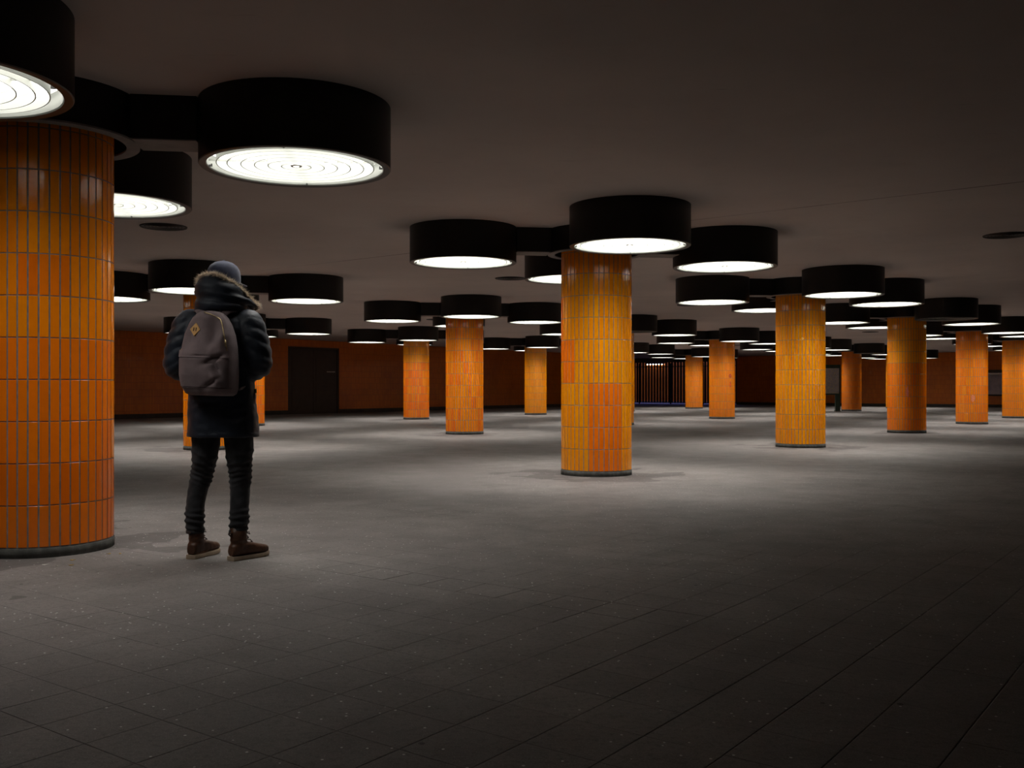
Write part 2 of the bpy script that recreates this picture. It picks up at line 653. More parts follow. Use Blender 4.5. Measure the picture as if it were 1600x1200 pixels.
wl = wall_left_piece('wall_left', S_NEAR, D0)
wl2 = wall_left_piece('wall_left', D1, S_JOG)
wl3 = wall_left_piece('wall_left', D0, D1, z0=DOOR_H)
wall('wall_left', gp(S_JOG, T_JOG + 0.3), gp(S_JOG, T_LEFT + 0.3), M['dark_wall'])
wall('wall_left', gp(S_END, T_JOG), gp(S_JOG - 0.3, T_JOG), M['dark_wall'])
wall('wall_near', gp(S_NEAR, T_JOG), gp(S_NEAR, T_RIGHT), M['dark_wall'])
wall('wall_right', gp(S_NEAR, T_RIGHT), gp(S_END + 0.3, T_RIGHT), M['dark_wall'])
wall('wall_end', gp(S_END, T_RIGHT), gp(S_END, GATE_T0), M['wall_tile'])
wall('wall_end', gp(S_END, GATE_T0), gp(S_END, T_JOG + 0.3), M['dark_wall'], z0=2.72)
# exit well beyond the gate, open to the sky
wall('wall_exit', gp(EXIT_S, GATE_T0 - 0.3), gp(EXIT_S, T_WELL + 0.3), M['wall_tile'], z1=4.2)
wall('wall_exit', gp(S_END + 0.3, GATE_T0), gp(EXIT_S, GATE_T0), M['wall_tile'], z1=4.2)
wall('wall_exit', gp(EXIT_S, T_WELL), gp(S_END + 0.3, T_WELL), M['wall_tile'], z1=4.2)
wall('wall_exit', gp(S_END + 0.3, T_WELL + 0.3), gp(S_END + 0.3, T_JOG), M['wall_tile'], z1=4.2)

# skirtings
for nm, a, b in (('baseboard_left', gp(D0, T_LEFT - 0.02), gp(S_NEAR, T_LEFT - 0.02)),
                 ('baseboard_left', gp(S_JOG, T_LEFT - 0.02), gp(D1, T_LEFT - 0.02)),
                 ('baseboard_end', gp(S_END - 0.02, T_RIGHT), gp(S_END - 0.02, GATE_T0))):
    wall(nm, a, b, M['skirting'], thick=0.02, z0=0, z1=0.16)

# double door in the left wall
dw = D1 - D0
bm = bmesh.new()
add_box(bm, 0, 0.02, 0, 0.09, 0.16, DOOR_H)
add_box(bm, dw - 0.09, 0.02, 0, dw, 0.16, DOOR_H)
add_box(bm, 0.09, 0.02, DOOR_H - 0.09, dw - 0.09, 0.16, DOOR_H)
add_box(bm, 0, 0.16, 0, dw, 0.2, DOOR_H)
door = struct(obj('door_1', bm, M['door']))
door.location = gp(D0, T_LEFT)
door.rotation_euler = (0, 0, slab_rot)
half = (dw - 0.18) / 2
for k in range(2):
    bm = bmesh.new()
    add_box(bm, 0.006, 0, 0.01, half - 0.006, 0.045, DOOR_H - 0.1)
    for z0, z1 in ((0.25, 1.15), (1.35, 2.35)):
        add_box(bm, 0.14, -0.012, z0, half - 0.14, 0.0, z1)
    leaf = obj('door_leaf', bm, M['door'], door, (0.09 + k * half, 0.05, 0))
    if k == 1:
        bm = bmesh.new()
        add_box(bm, half * 0.55, -0.03, 1.70, half * 0.9, 0.0, 1.745)
        obj('pull_bar', bm, M['steel'], leaf, label='pale steel pull bar')

# barred gate across the exit
gate = empty('barred_gate', gp(S_END + 0.12, GATE_T0), math.atan2(mh.y, mh.x),
             'tall dark barred gate closing the exit at the far end, blue dusk beyond', 'gate')
GW = GATE_T1 - GATE_T0
bm = bmesh.new()
add_box(bm, -0.058, -0.012, 0, 0.058, 0.012, 2.66)
bar_me = bpy.data.meshes.new('bar')
bm.to_mesh(bar_me)
bm.free()
bar_me.materials.append(M['gate'])
nb = 44
for k in range(nb):
    o = link(bpy.data.objects.new('bar', bar_me), gate)
    o.location = (0.06 + (GW - 0.12) * k / (nb - 1), 0, 0.06)
for z in (0.10, 2.44):
    bm = bmesh.new()
    add_box(bm, 0, -0.03, z - 0.03, GW, 0.03, z + 0.03)
    obj('rail', bm, M['gate'], gate)
for k in range(5):
    bm = bmesh.new()
    x = 0.03 + (GW - 0.06) * k / 4
    add_box(bm, x - 0.035, -0.035, 0, x + 0.035, 0.035, 2.66)
    obj('post', bm, M['gate'], gate)

# ------------------------------------------------------------------ columns
names = {
    (-1, 0): 'the huge left column', (0, 0): 'the tall middle column',
    (1, 0): 'the amber second column', (2, 0): 'the red-based third column',
    (3, 0): 'the pink-smeared fourth column', (4, 0): 'the column cut at right',
    (5, 0): 'the column past the right edge',
    (0, 1): 'the column behind the person', (1, 1): 'the glinting column left of middle',
    (2, 1): 'the column behind the middle one', (3, 1): 'the slim red-marked column',
    (4, 1): 'the column behind the amber one', (5, 1): 'the column beside the map board',
    (6, 1): 'the column behind the red-based one',
    (0, 2): 'the column behind the huge one', (1, 2): "the column past the person's hip",
    (2, 2): 'the column right of the door', (3, 2): 'the far column left of middle',
    (4, 2): 'the far column behind the middle', (5, 2): 'the column before the barred gate',
}
col_labels = {
    (-1, 0): 'huge nearest orange tiled column cut by the left edge, beside the person',
    (0, 0): 'tall orange tiled column in the middle with a patch of redder tiles',
    (1, 0): 'amber tiled column right of the middle one, second in its row',
    (2, 0): 'dark orange column with red lower half, third of the right-hand row',
    (3, 0): 'red-orange column with pale pink smear, fourth of the right-hand row',
    (4, 0): 'orange column cut by the right edge of the photo',
    (5, 0): 'orange column last of the right-hand row, beyond the right edge',
    (0, 1): 'orange column standing directly behind the person',
    (1, 1): 'bright orange column with white glints, left of the tall middle column',
    (2, 1): 'sliver of orange column peeping out right of the tall middle column',
    (3, 1): 'slim orange column with a small red mark, left of the amber column',
    (4, 1): 'orange column hidden behind the amber second column',
    (5, 1): 'slim dull orange column beside the grey map board',
    (6, 1): 'far orange column hidden behind the dark orange red-based column',
    (0, 2): 'orange column hidden behind the huge nearest column',
    (1, 2): "far orange column showing beside the person's right hip",
    (2, 2): 'slim far orange column right of the dark double door',
    (3, 2): 'slim far orange column just left of the tall middle column',
    (4, 2): 'far orange column hidden behind the tall middle column',
    (5, 2): 'smallest and farthest orange column, standing before the barred gate',
}
NT_AROUND = 44
NROWS = 11
DA = 2 * PI / NT_AROUND
PL_H = 0.066
AMBER = (0.97, 0.315, 0.003)
ORANGE = (0.97, 0.260, 0.003)
RED = (0.96, 0.195, 0.004)
DEEP = (0.80, 0.190, 0.003)
BURNT = (0.95, 0.222, 0.003)


def tile_tint(key, k, row, rn):
    """k counts tiles from the one facing the camera, positive to the right"""
    base = AMBER
    if key == (-1, 0):
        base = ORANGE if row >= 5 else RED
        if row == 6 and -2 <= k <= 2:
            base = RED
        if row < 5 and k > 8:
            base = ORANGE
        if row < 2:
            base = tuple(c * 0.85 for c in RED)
    elif key == (0, 0):
        if row <= 3 and -1 <= k <= 5:
            base = RED
        elif 4 <= row <= 5 and k in (-7, -8, -5, -6) or (row in (5, 6, 7) and k <= -9):
            base = RED
        elif row >= 9:
            base = ORANGE
    elif key == (2, 0):
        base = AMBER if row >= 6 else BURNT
        if row < 6 and rn.random() < 0.15:
            base = RED
    elif key == (3, 0):
        base = BURNT if rn.random() < 0.7 else ORANGE
    elif key == (1, 1):
        base = ORANGE
        if rn.random() < 0.2:
            base = RED
    elif key in ((2, 2), (1, 2)):
        base = AMBER if row >= 7 else (ORANGE if rn.random() < 0.5 else RED)
    elif key == (5, 1):
        base = DEEP
    elif key in ((3, 1), (4, 0), (5, 2), (0, 1)):
        base = ORANGE
    v = rn.uniform(0.93, 1.05)
    g = rn.uniform(0.92, 1.08)
    return (min(base[0] * v, 1), base[1] * v * g, base[2] * v, 1.0)


def tile_verts(seg=2, depth=0.005):
    """curved tile facing +X at radius RC, bottom at z=0"""
    hwid = DA / 2 - 0.0052 / RC
    hgt = PITCH - 0.0068
    ch = 0.0014
    rows = []
    V, F = [], []
    for (dr, da, dz0) in ((-depth, 0.0, 0.0), (-ch * 0.7, 0.0, 0.0), (0.0, ch / RC, ch)):
        ring = []
        for k in range(seg + 1):
            a = -hwid + da + (2 * (hwid - da)) * k / seg
            ring.append(((RC + dr) * math.cos(a), (RC + dr) * math.sin(a), dz0))
        for k in range(seg, -1, -1):
            a = -hwid + da + (2 * (hwid - da)) * k / seg
            ring.append(((RC + dr) * math.cos(a), (RC + dr) * math.sin(a), hgt - dz0))
        rows.append(ring)
        V.extend(ring)
    n = len(rows[0])
    for r in range(2):
        for k in range(n):
            l = (k + 1) % n
            F.append((r * n + k, r * n + l, (r + 1) * n + l, (r + 1) * n + k))
    b = 2 * n
    for k in range(seg):
        F.append((b + k, b + k + 1, b + n - 2 - k, b + n - 1 - k))
    return V, F


tv, tf = tile_verts()
tile_me = mesh_from(tv, tf, 'tile')
tile_me.materials.append(M['tile'])
tvl, tfl = tile_verts(seg=1)

bm = bmesh.new()
lathe(bm, [(RC - 0.004, 0.0), (RC - 0.004, ZC)], 88)
core_me = bpy.data.meshes.new('core')
bm.to_mesh(core_me)
bm.free()
core_me.materials.append(M['grout'])
core_me.shade_smooth()
bm = bmesh.new()
lathe(bm, [(RC - 0.002, 0.0), (RC + 0.003, 0.0), (RC + 0.003, PL_H - 0.01), (RC - 0.003, PL_H - 0.004), (RC - 0.02, PL_H - 0.004)], 88)
plinth_me = bpy.data.meshes.new('plinth')
bm.to_mesh(plinth_me)
bm.free()
plinth_me.materials.append(M['plinth'])
plinth_me.shade_smooth()

SINGLE = {(-1, 0), (0, 0), (1, 0), (0, 1)}


def make_column(key):
    i, j = key
    p = colpos(i, j)
    face = math.atan2(-p.y, -p.x)
    rn = random.Random(i * 31 + j * 7 + 5)
    t = empty('tiled_column', p, face, col_labels[key], 'column', 'orange tiled columns')
    link(bpy.data.objects.new('core', core_me), t)
    link(bpy.data.objects.new('plinth', plinth_me), t)
    V, F, C = [], [], []
    for k in range(-NT_AROUND // 2 + 1, NT_AROUND // 2 + 1):
        for row in range(NROWS):
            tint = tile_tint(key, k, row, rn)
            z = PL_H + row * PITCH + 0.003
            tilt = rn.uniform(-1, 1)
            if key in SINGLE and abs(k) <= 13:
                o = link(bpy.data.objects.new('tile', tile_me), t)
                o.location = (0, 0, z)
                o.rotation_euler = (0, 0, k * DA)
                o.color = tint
                r2 = 1 + rn.uniform(-0.0012, 0.0014)
                o.scale = (r2, r2, 1)
            else:
                b = len(V)
                ca, sa = math.cos(k * DA), math.sin(k * DA)
                r2 = 1 + rn.uniform(-0.0015, 0.0015)
                for x, y, zz in tvl:
                    V.append((r2 * (x * ca - y * sa), r2 * (x * sa + y * ca), zz + z))
                F.extend(tuple(b + q_ for q_ in f) for f in tfl)
                C.append(tint)
    me = mesh_from(V, F, 'tile_rows')
    at = me.attributes.new('tint', 'FLOAT_COLOR', 'POINT')
    nv = len(tvl)
    at.data.foreach_set('color', np.repeat(np.array(C), nv, axis=0).ravel())
    o = obj('tile_rows', me, M['tile_far'], t)
    o['kind'] = 'stuff'
    return t


for key in names:
    make_column(key)

# collar and arms on every column
bm = bmesh.new()
lathe(bm, [(0.60, 0.012), (0.60, ZC - ZA), (0.585, ZC - ZA), (0.585, 0.02)], 64, closed=True)
collar_me = bpy.data.meshes.new('ring_band')
bm.to_mesh(collar_me)
bm.free()
collar_me.materials.append(M['black'])
collar_me.shade_smooth()
collar_me.set_sharp_from_angle(angle=math.radians(35))
bm = bmesh.new()
lathe(bm, [(0.515, 0.0), (0.602, 0.0), (0.602, 0.012), (0.515, 0.012)], 64, closed=True)
rim_me = bpy.data.meshes.new('ring_lip')
bm.to_mesh(rim_me)
bm.free()
rim_me.materials.append(M['arm'])
AW = 0.16
X0, X1 = 0.588, ARM_LEN - RL + 0.008
bm = bmesh.new()
add_box(bm, X0, -AW, 0.008, X1, AW, ZC - ZA)
arm_me = bpy.data.meshes.new('arm')
bm.to_mesh(arm_me)
bm.free()
arm_me.materials.append(M['black'])
bm = bmesh.new()
add_box(bm, X0 + 0.012, -AW - 0.001, 0.0, X1, AW + 0.001, 0.008)
armplate_me = bpy.data.meshes.new('arm_underside')
bm.to_mesh(armplate_me)
bm.free()
armplate_me.materials.append(M['arm'])

# lamp parts
bm = bmesh.new()
H = ZC - ZB
lathe(bm, [(RL - 0.055, 0.14), (RL - 0.055, 0.012), (RL - 0.05, 0.004), (RL - 0.006, 0.0), (RL, 0.006), (RL, H), (RL - 0.012, H), (RL - 0.012, 0.14)], 96, closed=True)
drum_me = bpy.data.meshes.new('drum')
bm.to_mesh(drum_me)
bm.free()
drum_me.materials.append(M['black'])
drum_me.materials.append(M['rim'])
drum_me.materials.append(M['louvre'])
for poly in drum_me.polygons:
    c = poly.center
    r = math.hypot(c.x, c.y)
    if c.z < 0.0075 and r < RL - 0.002:
        poly.material_index = 1
    elif r < RL - 0.05 and c.z < 0.14:
        poly.material_index = 2
drum_me.shade_smooth()
drum_me.set_sharp_from_angle(angle=math.radians(30))
bm = bmesh.new()
lathe(bm, [(0.0, 0.105), (RL - 0.055, 0.105), (RL - 0.055, 0.115), (0.0, 0.115)], 64)
glass_me = bpy.data.meshes.new('diffuser')
bm.to_mesh(glass_me)
bm.free()
dead_me = glass_me.copy()
glass_me.materials.append(M['glass'])
dimmed_me = dead_me.copy()
dimmed_me.materials.append(M['glass_dimmed'])
dead_me.materials.append(M['dead'])
ring_me = []
for r in (0.10, 0.19, 0.28, 0.37, 0.46, 0.53):
    bm = bmesh.new()
    lathe(bm, [(r - 0.003, 0.012), (r + 0.003, 0.012), (r + 0.0015, 0.018), (r + 0.0015, 0.075), (r - 0.0015, 0.075), (r - 0.0015, 0.018)], 64, closed=True)
    me = bpy.data.meshes.new('louvre_ring')
    bm.to_mesh(me)
    bm.free()
    me.materials.append(M['louvre'])
    me.shade_smooth()
    me.set_sharp_from_angle(angle=math.radians(35))
    ring_me.append(me)
bm = bmesh.new()
for k in range(4):
    add_box(bm, 0.04, -0.0025, 0.045, RL - 0.056, 0.0025, 0.060, Matrix.Rotation(k * PI / 2, 4, 'Z'))
spoke_me = bpy.data.meshes.new('spokes')
bm.to_mesh(spoke_me)
bm.free()
spoke_me.materials.append(M['louvre'])
bm = bmesh.new()
lathe(bm, [(0.022, 0.015), (0.035, 0.015), (0.04, 0.02), (0.04, 0.05), (0.036, 0.05), (0.022, 0.02)], 24, closed=True)
hub_me = bpy.data.meshes.new('hub')
bm.to_mesh(hub_me)
bm.free()
hub_me.materials.append(M['hub'])
bm = bmesh.new()
add_box(bm, 0.0, -0.005, 0.0, 0.016, 0.005, 0.012)
add_box(bm, -0.008, -0.002, 0.0, 0.002, 0.002, 0.020)
clip_me = bpy.data.meshes.new('clip')
bm.to_mesh(clip_me)
bm.free()
clip_me.materials.append(M['clip'])
# all louvre rings of a distant lamp in one mesh
bm = bmesh.new()
for r in (0.10, 0.19, 0.28, 0.37, 0.46, 0.53):
    lathe(bm, [(r - 0.003, 0.012), (r + 0.003, 0.012), (r + 0.0015, 0.018), (r + 0.0015, 0.075), (r - 0.0015, 0.075), (r - 0.0015, 0.018)], 40, closed=True)
louvre_me = bpy.data.meshes.new('louvre')
bm.to_mesh(louvre_me)
bm.free()
louvre_me.materials.append(M['louvre'])

light_data = bpy.data.lights.new('lamp_light', 'AREA')
light_data.shape = 'DISK'
light_data.size = 1.12
light_data.energy = LAMP_POWER
light_data.color = (1.0, 0.965, 0.925)
light_data.spread = LAMP_SPREAD
dimmed_light = light_data.copy()                 # nearest column's lamps turned down to darken the left side
dimmed_light.name = 'lamp_light_dimmed'
dimmed_light.energy = LAMP_POWER * 0.64
dimmer_light = light_data.copy()  # near arm turned down further, for the same darkening
dimmer_light.name = 'lamp_light_dimmer'
dimmer_light.energy = LAMP_POWER * 0.50

DIRS = {0: 'right', 1: 'far', 2: 'left', 3: 'near'}
UNLIT = {(2, 0, 3), (5, 1, 3), (2, 1, 3), (-1, 0, 2)}


def make_lamps(key):
    i, j = key
    p = colpos(i, j)
    cn = names[key]
    c = empty('column_collar', (p.x, p.y, ZA), ARM_ANGLE, f'black ceiling ring with four arms round {cn}', 'collar',
              'black collars joining columns and lamps')
    link(bpy.data.objects.new('ring_band', collar_me), c)
    link(bpy.data.objects.new('ring_lip', rim_me), c)
    for k in range(4):
        a = link(bpy.data.objects.new('arm', arm_me), c)
        a.rotation_euler = (0, 0, k * PI / 2)
        link(bpy.data.objects.new('arm_underside', armplate_me), a)
    for k in range(4):
        an = ARM_ANGLE + k * PI / 2
        lp = Vector((p.x + ARM_LEN * math.cos(an), p.y + ARM_LEN * math.sin(an), ZB))
        unlit = (i, j, k) in UNLIT
        lab = f'{"unlit" if unlit else "lit"} black drum lamp on the {DIRS[k]} arm of {cn}'
        t = empty('ceiling_lamp', lp, rnd.uniform(-0.3, 0.3) if lp.y > 9 else 0.08, lab, 'ceiling lamp', 'black drum lamps round the columns')
        link(bpy.data.objects.new('drum', drum_me), t)
        link(bpy.data.objects.new('diffuser', dead_me if unlit else (dimmed_me if key == (-1, 0) else glass_me)), t)
        if lp.y < 20:
            for me in ring_me:
                link(bpy.data.objects.new('louvre_ring', me), t)
            link(bpy.data.objects.new('hub', hub_me), t)
            link(bpy.data.objects.new('spokes', spoke_me), t)
            for m in range(4):
                o = link(bpy.data.objects.new('clip', clip_me), t)
                a2 = m * PI / 2
                o.location = (0.575 * math.cos(a2), 0.575 * math.sin(a2), 0.006)
                o.rotation_euler = (0, 0, a2)
        else:
            link(bpy.data.objects.new('louvre', louvre_me), t)
        if not unlit:
            L = bpy.data.objects.new('lamp_light', (dimmer_light if k == 3 else dimmed_light) if key == (-1, 0) else light_data)
            link(L, t)
            L.location = (0, 0, 0.10)


for key in names:
    make_lamps(key)

# round ventilation grilles in the ceiling, one in the middle of each bay
bm = bmesh.new()
lathe(bm, [(0.245, -0.004), (0.27, -0.012), (0.275, 0.0), (0.245, 0.004)], 40, closed=True)
vf_me = bpy.data.meshes.new('frame')
bm.to_mesh(vf_me)
bm.free()
vf_me.materials.append(M['grille'])
bm = bmesh.new()
for r in (0.05, 0.09, 0.13, 0.17, 0.21):
    lathe(bm, [(r - 0.006, -0.002), (r + 0.010, -0.010), (r + 0.012, -0.006), (r - 0.004, 0.002)], 32, closed=True)
vs_me = bpy.data.meshes.new('vanes')
bm.to_mesh(vs_me)
bm.free()
vs_me.materials.append(M['grille'])
bm = bmesh.new()
lathe(bm, [(0.0, -0.001), (0.248, -0.001)], 32)
vb_me = bpy.data.meshes.new('backing')
bm.to_mesh(vb_me)
bm.free()
vb_me.materials.append(M['gate'])
for i in range(-2, 6):
    for j in range(-1, 2):
        p = colpos(i + 0.5, j + 0.5)
        if p.y < 4 or (i, j) == (-1, -1):
            continue
        u = 800 + FPX * p.x / p.y
        if not (-50 < u < 1680):
            continue
        lab = {(-1, 0): 'round dark ceiling grille above left of the person, near the nearest column',
               (0, 0): 'round dark ceiling grille in the bay left of the tall middle column',
               (0, -1): 'round dark ceiling grille cut by the right edge',
               (3, 0): 'round dark ceiling grille between the second and third right-hand columns',
               (1, 0): 'round dark ceiling grille in the bay right of the middle column',
               (0, 1): 'round dark ceiling grille in front of the far column left of middle'}.get(
            (i, j), f'small round ceiling grille in the bay beyond {names.get((i, max(j, 0)), names[(0, 0)])}')
        t = empty('ceiling_grille', (p.x, p.y, ZC), 0, lab, 'grille', 'round ceiling grilles')
        link(bpy.data.objects.new('frame', vf_me), t)
        link(bpy.data.objects.new('vanes', vs_me), t)
        link(bpy.data.objects.new('backing', vb_me), t)

# ------------------------------------------------------------------ map board, poster case, tube
def at(u, Y, z=0.0):
    return Vector(((u - 800) / FPX * Y, Y, z))


BY = 44.8
bx1 = at(1312.5, BY).x
bx0 = bx1 - 1.75
board = empty('map_board', (0.5 * (bx0 + bx1), BY, 0), 0, 'grey city map board on green posts beside a slim far column', 'map board')
w = (bx1 - bx0) / 2
for sx in (-1, 1):
    bm = bmesh.new()
    x = sx * (w - 0.11)
    add_box(bm, x - 0.10, -0.07, 0.0, x + 0.10, 0.07, 0.80)
    add_box(bm, x - 0.13, -0.10, 0.0, x + 0.13, 0.10, 0.03)
    obj('post', bm, M['green'], board)
bm = bmesh.new()
add_box(bm, -w, -0.06, 0.74, w, 0.06, 0.80)
add_box(bm, -w, -0.06, 1.94, w, 0.06, 2.10)
add_box(bm, -w, -0.06, 0.80, -w + 0.05, 0.06, 1.94)
add_box(bm, w - 0.05, -0.06, 0.80, w, 0.06, 1.94)
obj('frame', bm, M['green'], board)
q = NT('city_map_sheet')
co = q.objco()
v1 = q.n('ShaderNodeTexVoronoi', {'Vector': co, 'Scale': 7.0}, feature='DISTANCE_TO_EDGE').outputs['Distance']
v2 = q.n('ShaderNodeTexVoronoi', {'Vector': co, 'Scale': 22.0}, feature='DISTANCE_TO_EDGE').outputs['Distance']
c = q.mix(q.ramp(q.noise(co, 2.2, 4), 0.4, 0.65), rgb(0.36, 0.32, 0.34), rgb(0.29, 0.26, 0.28))
c = q.mix(q.math('SUBTRACT', 1.0, q.ramp(v2, 0.02, 0.06)), c, rgb(0.20, 0.18, 0.17))
c = q.mix(q.math('SUBTRACT', 1.0, q.ramp(v1, 0.015, 0.05)), c, rgb(0.42, 0.36, 0.22))
bm = bmesh.new()
add_box(bm, -w + 0.05, -0.03, 0.80, w - 0.05, 0.03, 1.94)
obj('map_sheet', bm, q.out(color=c, rough=0.35), board, label='grey printed city map')

# poster case on the end wall between the fourth and the last column
kx = (1556 - 800) / FPX
p0 = gp(S_END, 0)
tt = (kx * p0.y - p0.x) / (mh.x - kx * mh.y)
pc = gp(S_END - 0.001, tt)
case = empty('poster_case', (pc.x, pc.y, 0), math.atan2(mh.y, mh.x),
             'wide grey poster panel on the far right wall behind a drooping white tube', 'poster')
bm = bmesh.new()
for (x0, x1, z0, z1) in ((-1.3, 1.3, 0.62, 0.70), (-1.3, 1.3, 1.86, 2.02), (-1.3, -1.22, 0.70, 1.86), (1.22, 1.3, 0.70, 1.86)):
    add_box(bm, x0, 0.0, z0, x1, 0.09, z1)
obj('frame', bm, M['gate'], case)
q = NT('faded_poster')
co = q.objco()
c = q.mix(q.ramp(q.noise(co, 2.0, 3), 0.4, 0.6), rgb(0.42, 0.36, 0.42), rgb(0.30, 0.27, 0.33))
bm = bmesh.new()
add_box(bm, -1.22, 0.0, 0.70, 1.22, 0.05, 1.86)
obj('poster_sheet', bm, q.out(color=c, rough=0.4), case)
bm = bmesh.new()
pts = [Vector((x, 0.17, 1.80 + 0.16 * (x / 1.1) ** 2)) for x in np.linspace(-1.1, 1.1, 17)]
tube(bm, pts, 0.045, 10)
o = obj('hanging_tube', bm, M['white_tube'], None, (pc.x, pc.y, 0), smooth=True)  # bright white colour stands in for a lit tube; it emits nothing
o.rotation_euler = (0, 0, math.atan2(mh.y, mh.x))
tag(o, 'white drooping tube across the top of the far right poster panel', 'cable')

# scraps and fallen leaves at the foot of the nearest column
def scrap(name, u, v, size, mat, label, cat, group, rz, asp=0.6):
    Y = FPX * CAM_H / (v - 605.5)
    p = at(u, Y)
    bm = bmesh.new()
    n = 8
    top, bot = [], []
    for k in range(n):
        a = 2 * PI * k / n
        r = size * (1 + 0.25 * math.sin(3 * a + rz * 5))
        x, y = r * math.cos(a), r * asp * math.sin(a)
        z = 0.006 + 0.35 * size * (abs(math.cos(a)) ** 2) * 0.6
        top.append(Vector((x, y, z + 0.001)))
        bot.append(Vector((x, y, z - 0.001)))
    loft(bm, [bot, top])
    bmesh.ops.translate(bm, verts=bm.verts, vec=(0, 0, -min(v_.co.z for v_ in bm.verts) + 0.0004))
    o = obj(name, bm, mat, None, (p.x, p.y, 0), smooth=False)
    o.rotation_euler = (0, 0, rz)
    tag(o, label, cat, group)


for u, v, sz, rz, lab in ((113, 875.5, 0.016, 0.2, 'yellow fallen leaf against the plinth of the huge left column'),
                          (111, 883.5, 0.015, 0.5, 'yellow fallen leaf lying in front of the other plinth leaf'),
                          (170, 865.5, 0.014, 1.0, "yellow fallen leaf at the right corner of the huge column's foot"),
                          (188, 865.5, 0.012, 2.0, 'yellow fallen leaf just right of the huge column')):
    scrap('fallen_leaf', u, v, sz, M['leaf'], lab, 'leaf', 'fallen leaves by the nearest column', rz)
for u, v, sz, rz, lab in ((70, 883, 0.019, 0.3, 'pale paper scrap at the foot of the huge left column'),
                          (89, 884.5, 0.009, 1.2, 'tiny pale paper crumb right of the larger paper scrap'),
                          (227, 835.5, 0.009, 1.2, 'pale paper crumb on the floor between huge column and boots'),
                          (237, 894.5, 0.009, 0.4, 'pale paper crumb on the floor left of the boots'),
                          (115, 686.5, 0.05, 0.1, 'pale paper scrap far off behind the huge left column')):
    scrap('paper_scrap', u, v, sz, M['paper'], lab, 'litter', 'paper scraps on the floor', rz)

# ------------------------------------------------------------------ the person
PX, PY = -1.85, 6.20
person = empty('person', (PX, PY, 0), 0,
               'person seen from behind in navy parka, black jeans and brown boots beside the huge column', 'person')

skin = simple('skin', (0.46, 0.27, 0.19), 0.55, var=0.08, scale=20, bump=0.05)
m_parka = fabric('navy_parka_shell', (0.012, 0.018, 0.031), 0.5, var=0.25, sheen=0.12)
m_jeans = fabric('black_denim', (0.026, 0.026, 0.029), 0.85, weave=1300, var=0.45, scale=12)
m_boot = fabric('brown_leather', (0.095, 0.042, 0.022), 0.45, weave=250, bump=0.2, var=0.35, sheen=0.0)
m_sole = simple('pale_crepe_sole', (0.34, 0.26, 0.18), 0.8, var=0.15, scale=20)
m_lace = simple('dark_lace', (0.025, 0.014, 0.01), 0.8)
m_cap = fabric('navy_cap_cloth', (0.036, 0.043, 0.085), 0.85, weave=900, sheen=0.2)
m_pack = fabric('grey_brown_canvas', (0.235, 0.175, 0.178), 0.8, weave=800, var=0.12, sheen=0.1)
m_pack2 = fabric('darker_canvas', (0.20, 0.148, 0.150), 0.8, weave=800, var=0.15)
m_patch = simple('tan_leather_patch', (0.62, 0.33, 0.09), 0.55, var=0.12, scale=40, bump=0.1)
m_brass = simple('brass_zip', (0.40, 0.30, 0.15), 0.35, metal=0.9, var=0.2, scale=40)
m_hair = simple('dark_brown_hair', (0.02, 0.012, 0.008), 0.6, var=0.3, scale=60)
q = NT('coyote_fur')
oi = q.n('ShaderNodeAttribute', attribute_name='tint').outputs['Color']
m_fur = q.out(color=oi, rough=0.6, sheen=0.3)
m_eye = simple('eye_white', (0.7, 0.68, 0.65), 0.2, var=0.02)
m_lip = simple('lips', (0.36, 0.14, 0.12), 0.5, var=0.08)

# joints (metres, person's origin on the floor; +Y is away from the camera)
HIP_L, KNEE_L, ANK_L = Vector((-0.060, 0.02, 0.90)), Vector((-0.108, 0.05, 0.50)), Vector((-0.141, 0.03, 0.10))
HIP_R, KNEE_R, ANK_R = Vector((0.140, 0.0, 0.90)), Vector((0.146, 0.03, 0.50)), Vector((0.138, -0.02, 0.10))
SH_L, EL_L, WR_L = Vector((-0.165, 0.0, 1.475)), Vector((-0.232, -0.02, 1.205)), Vector((-0.09, 0.175, 1.16))
SH_R, EL_R, WR_R = Vector((0.205, -0.02, 1.475)), Vector((0.275, -0.03, 1.215)), Vector((0.15, 0.165, 1.16))
HEAD = Vector((0.030, 0.070, 1.742))
HEAD_YAW = -0.50                 # turned to the right, away from the camera


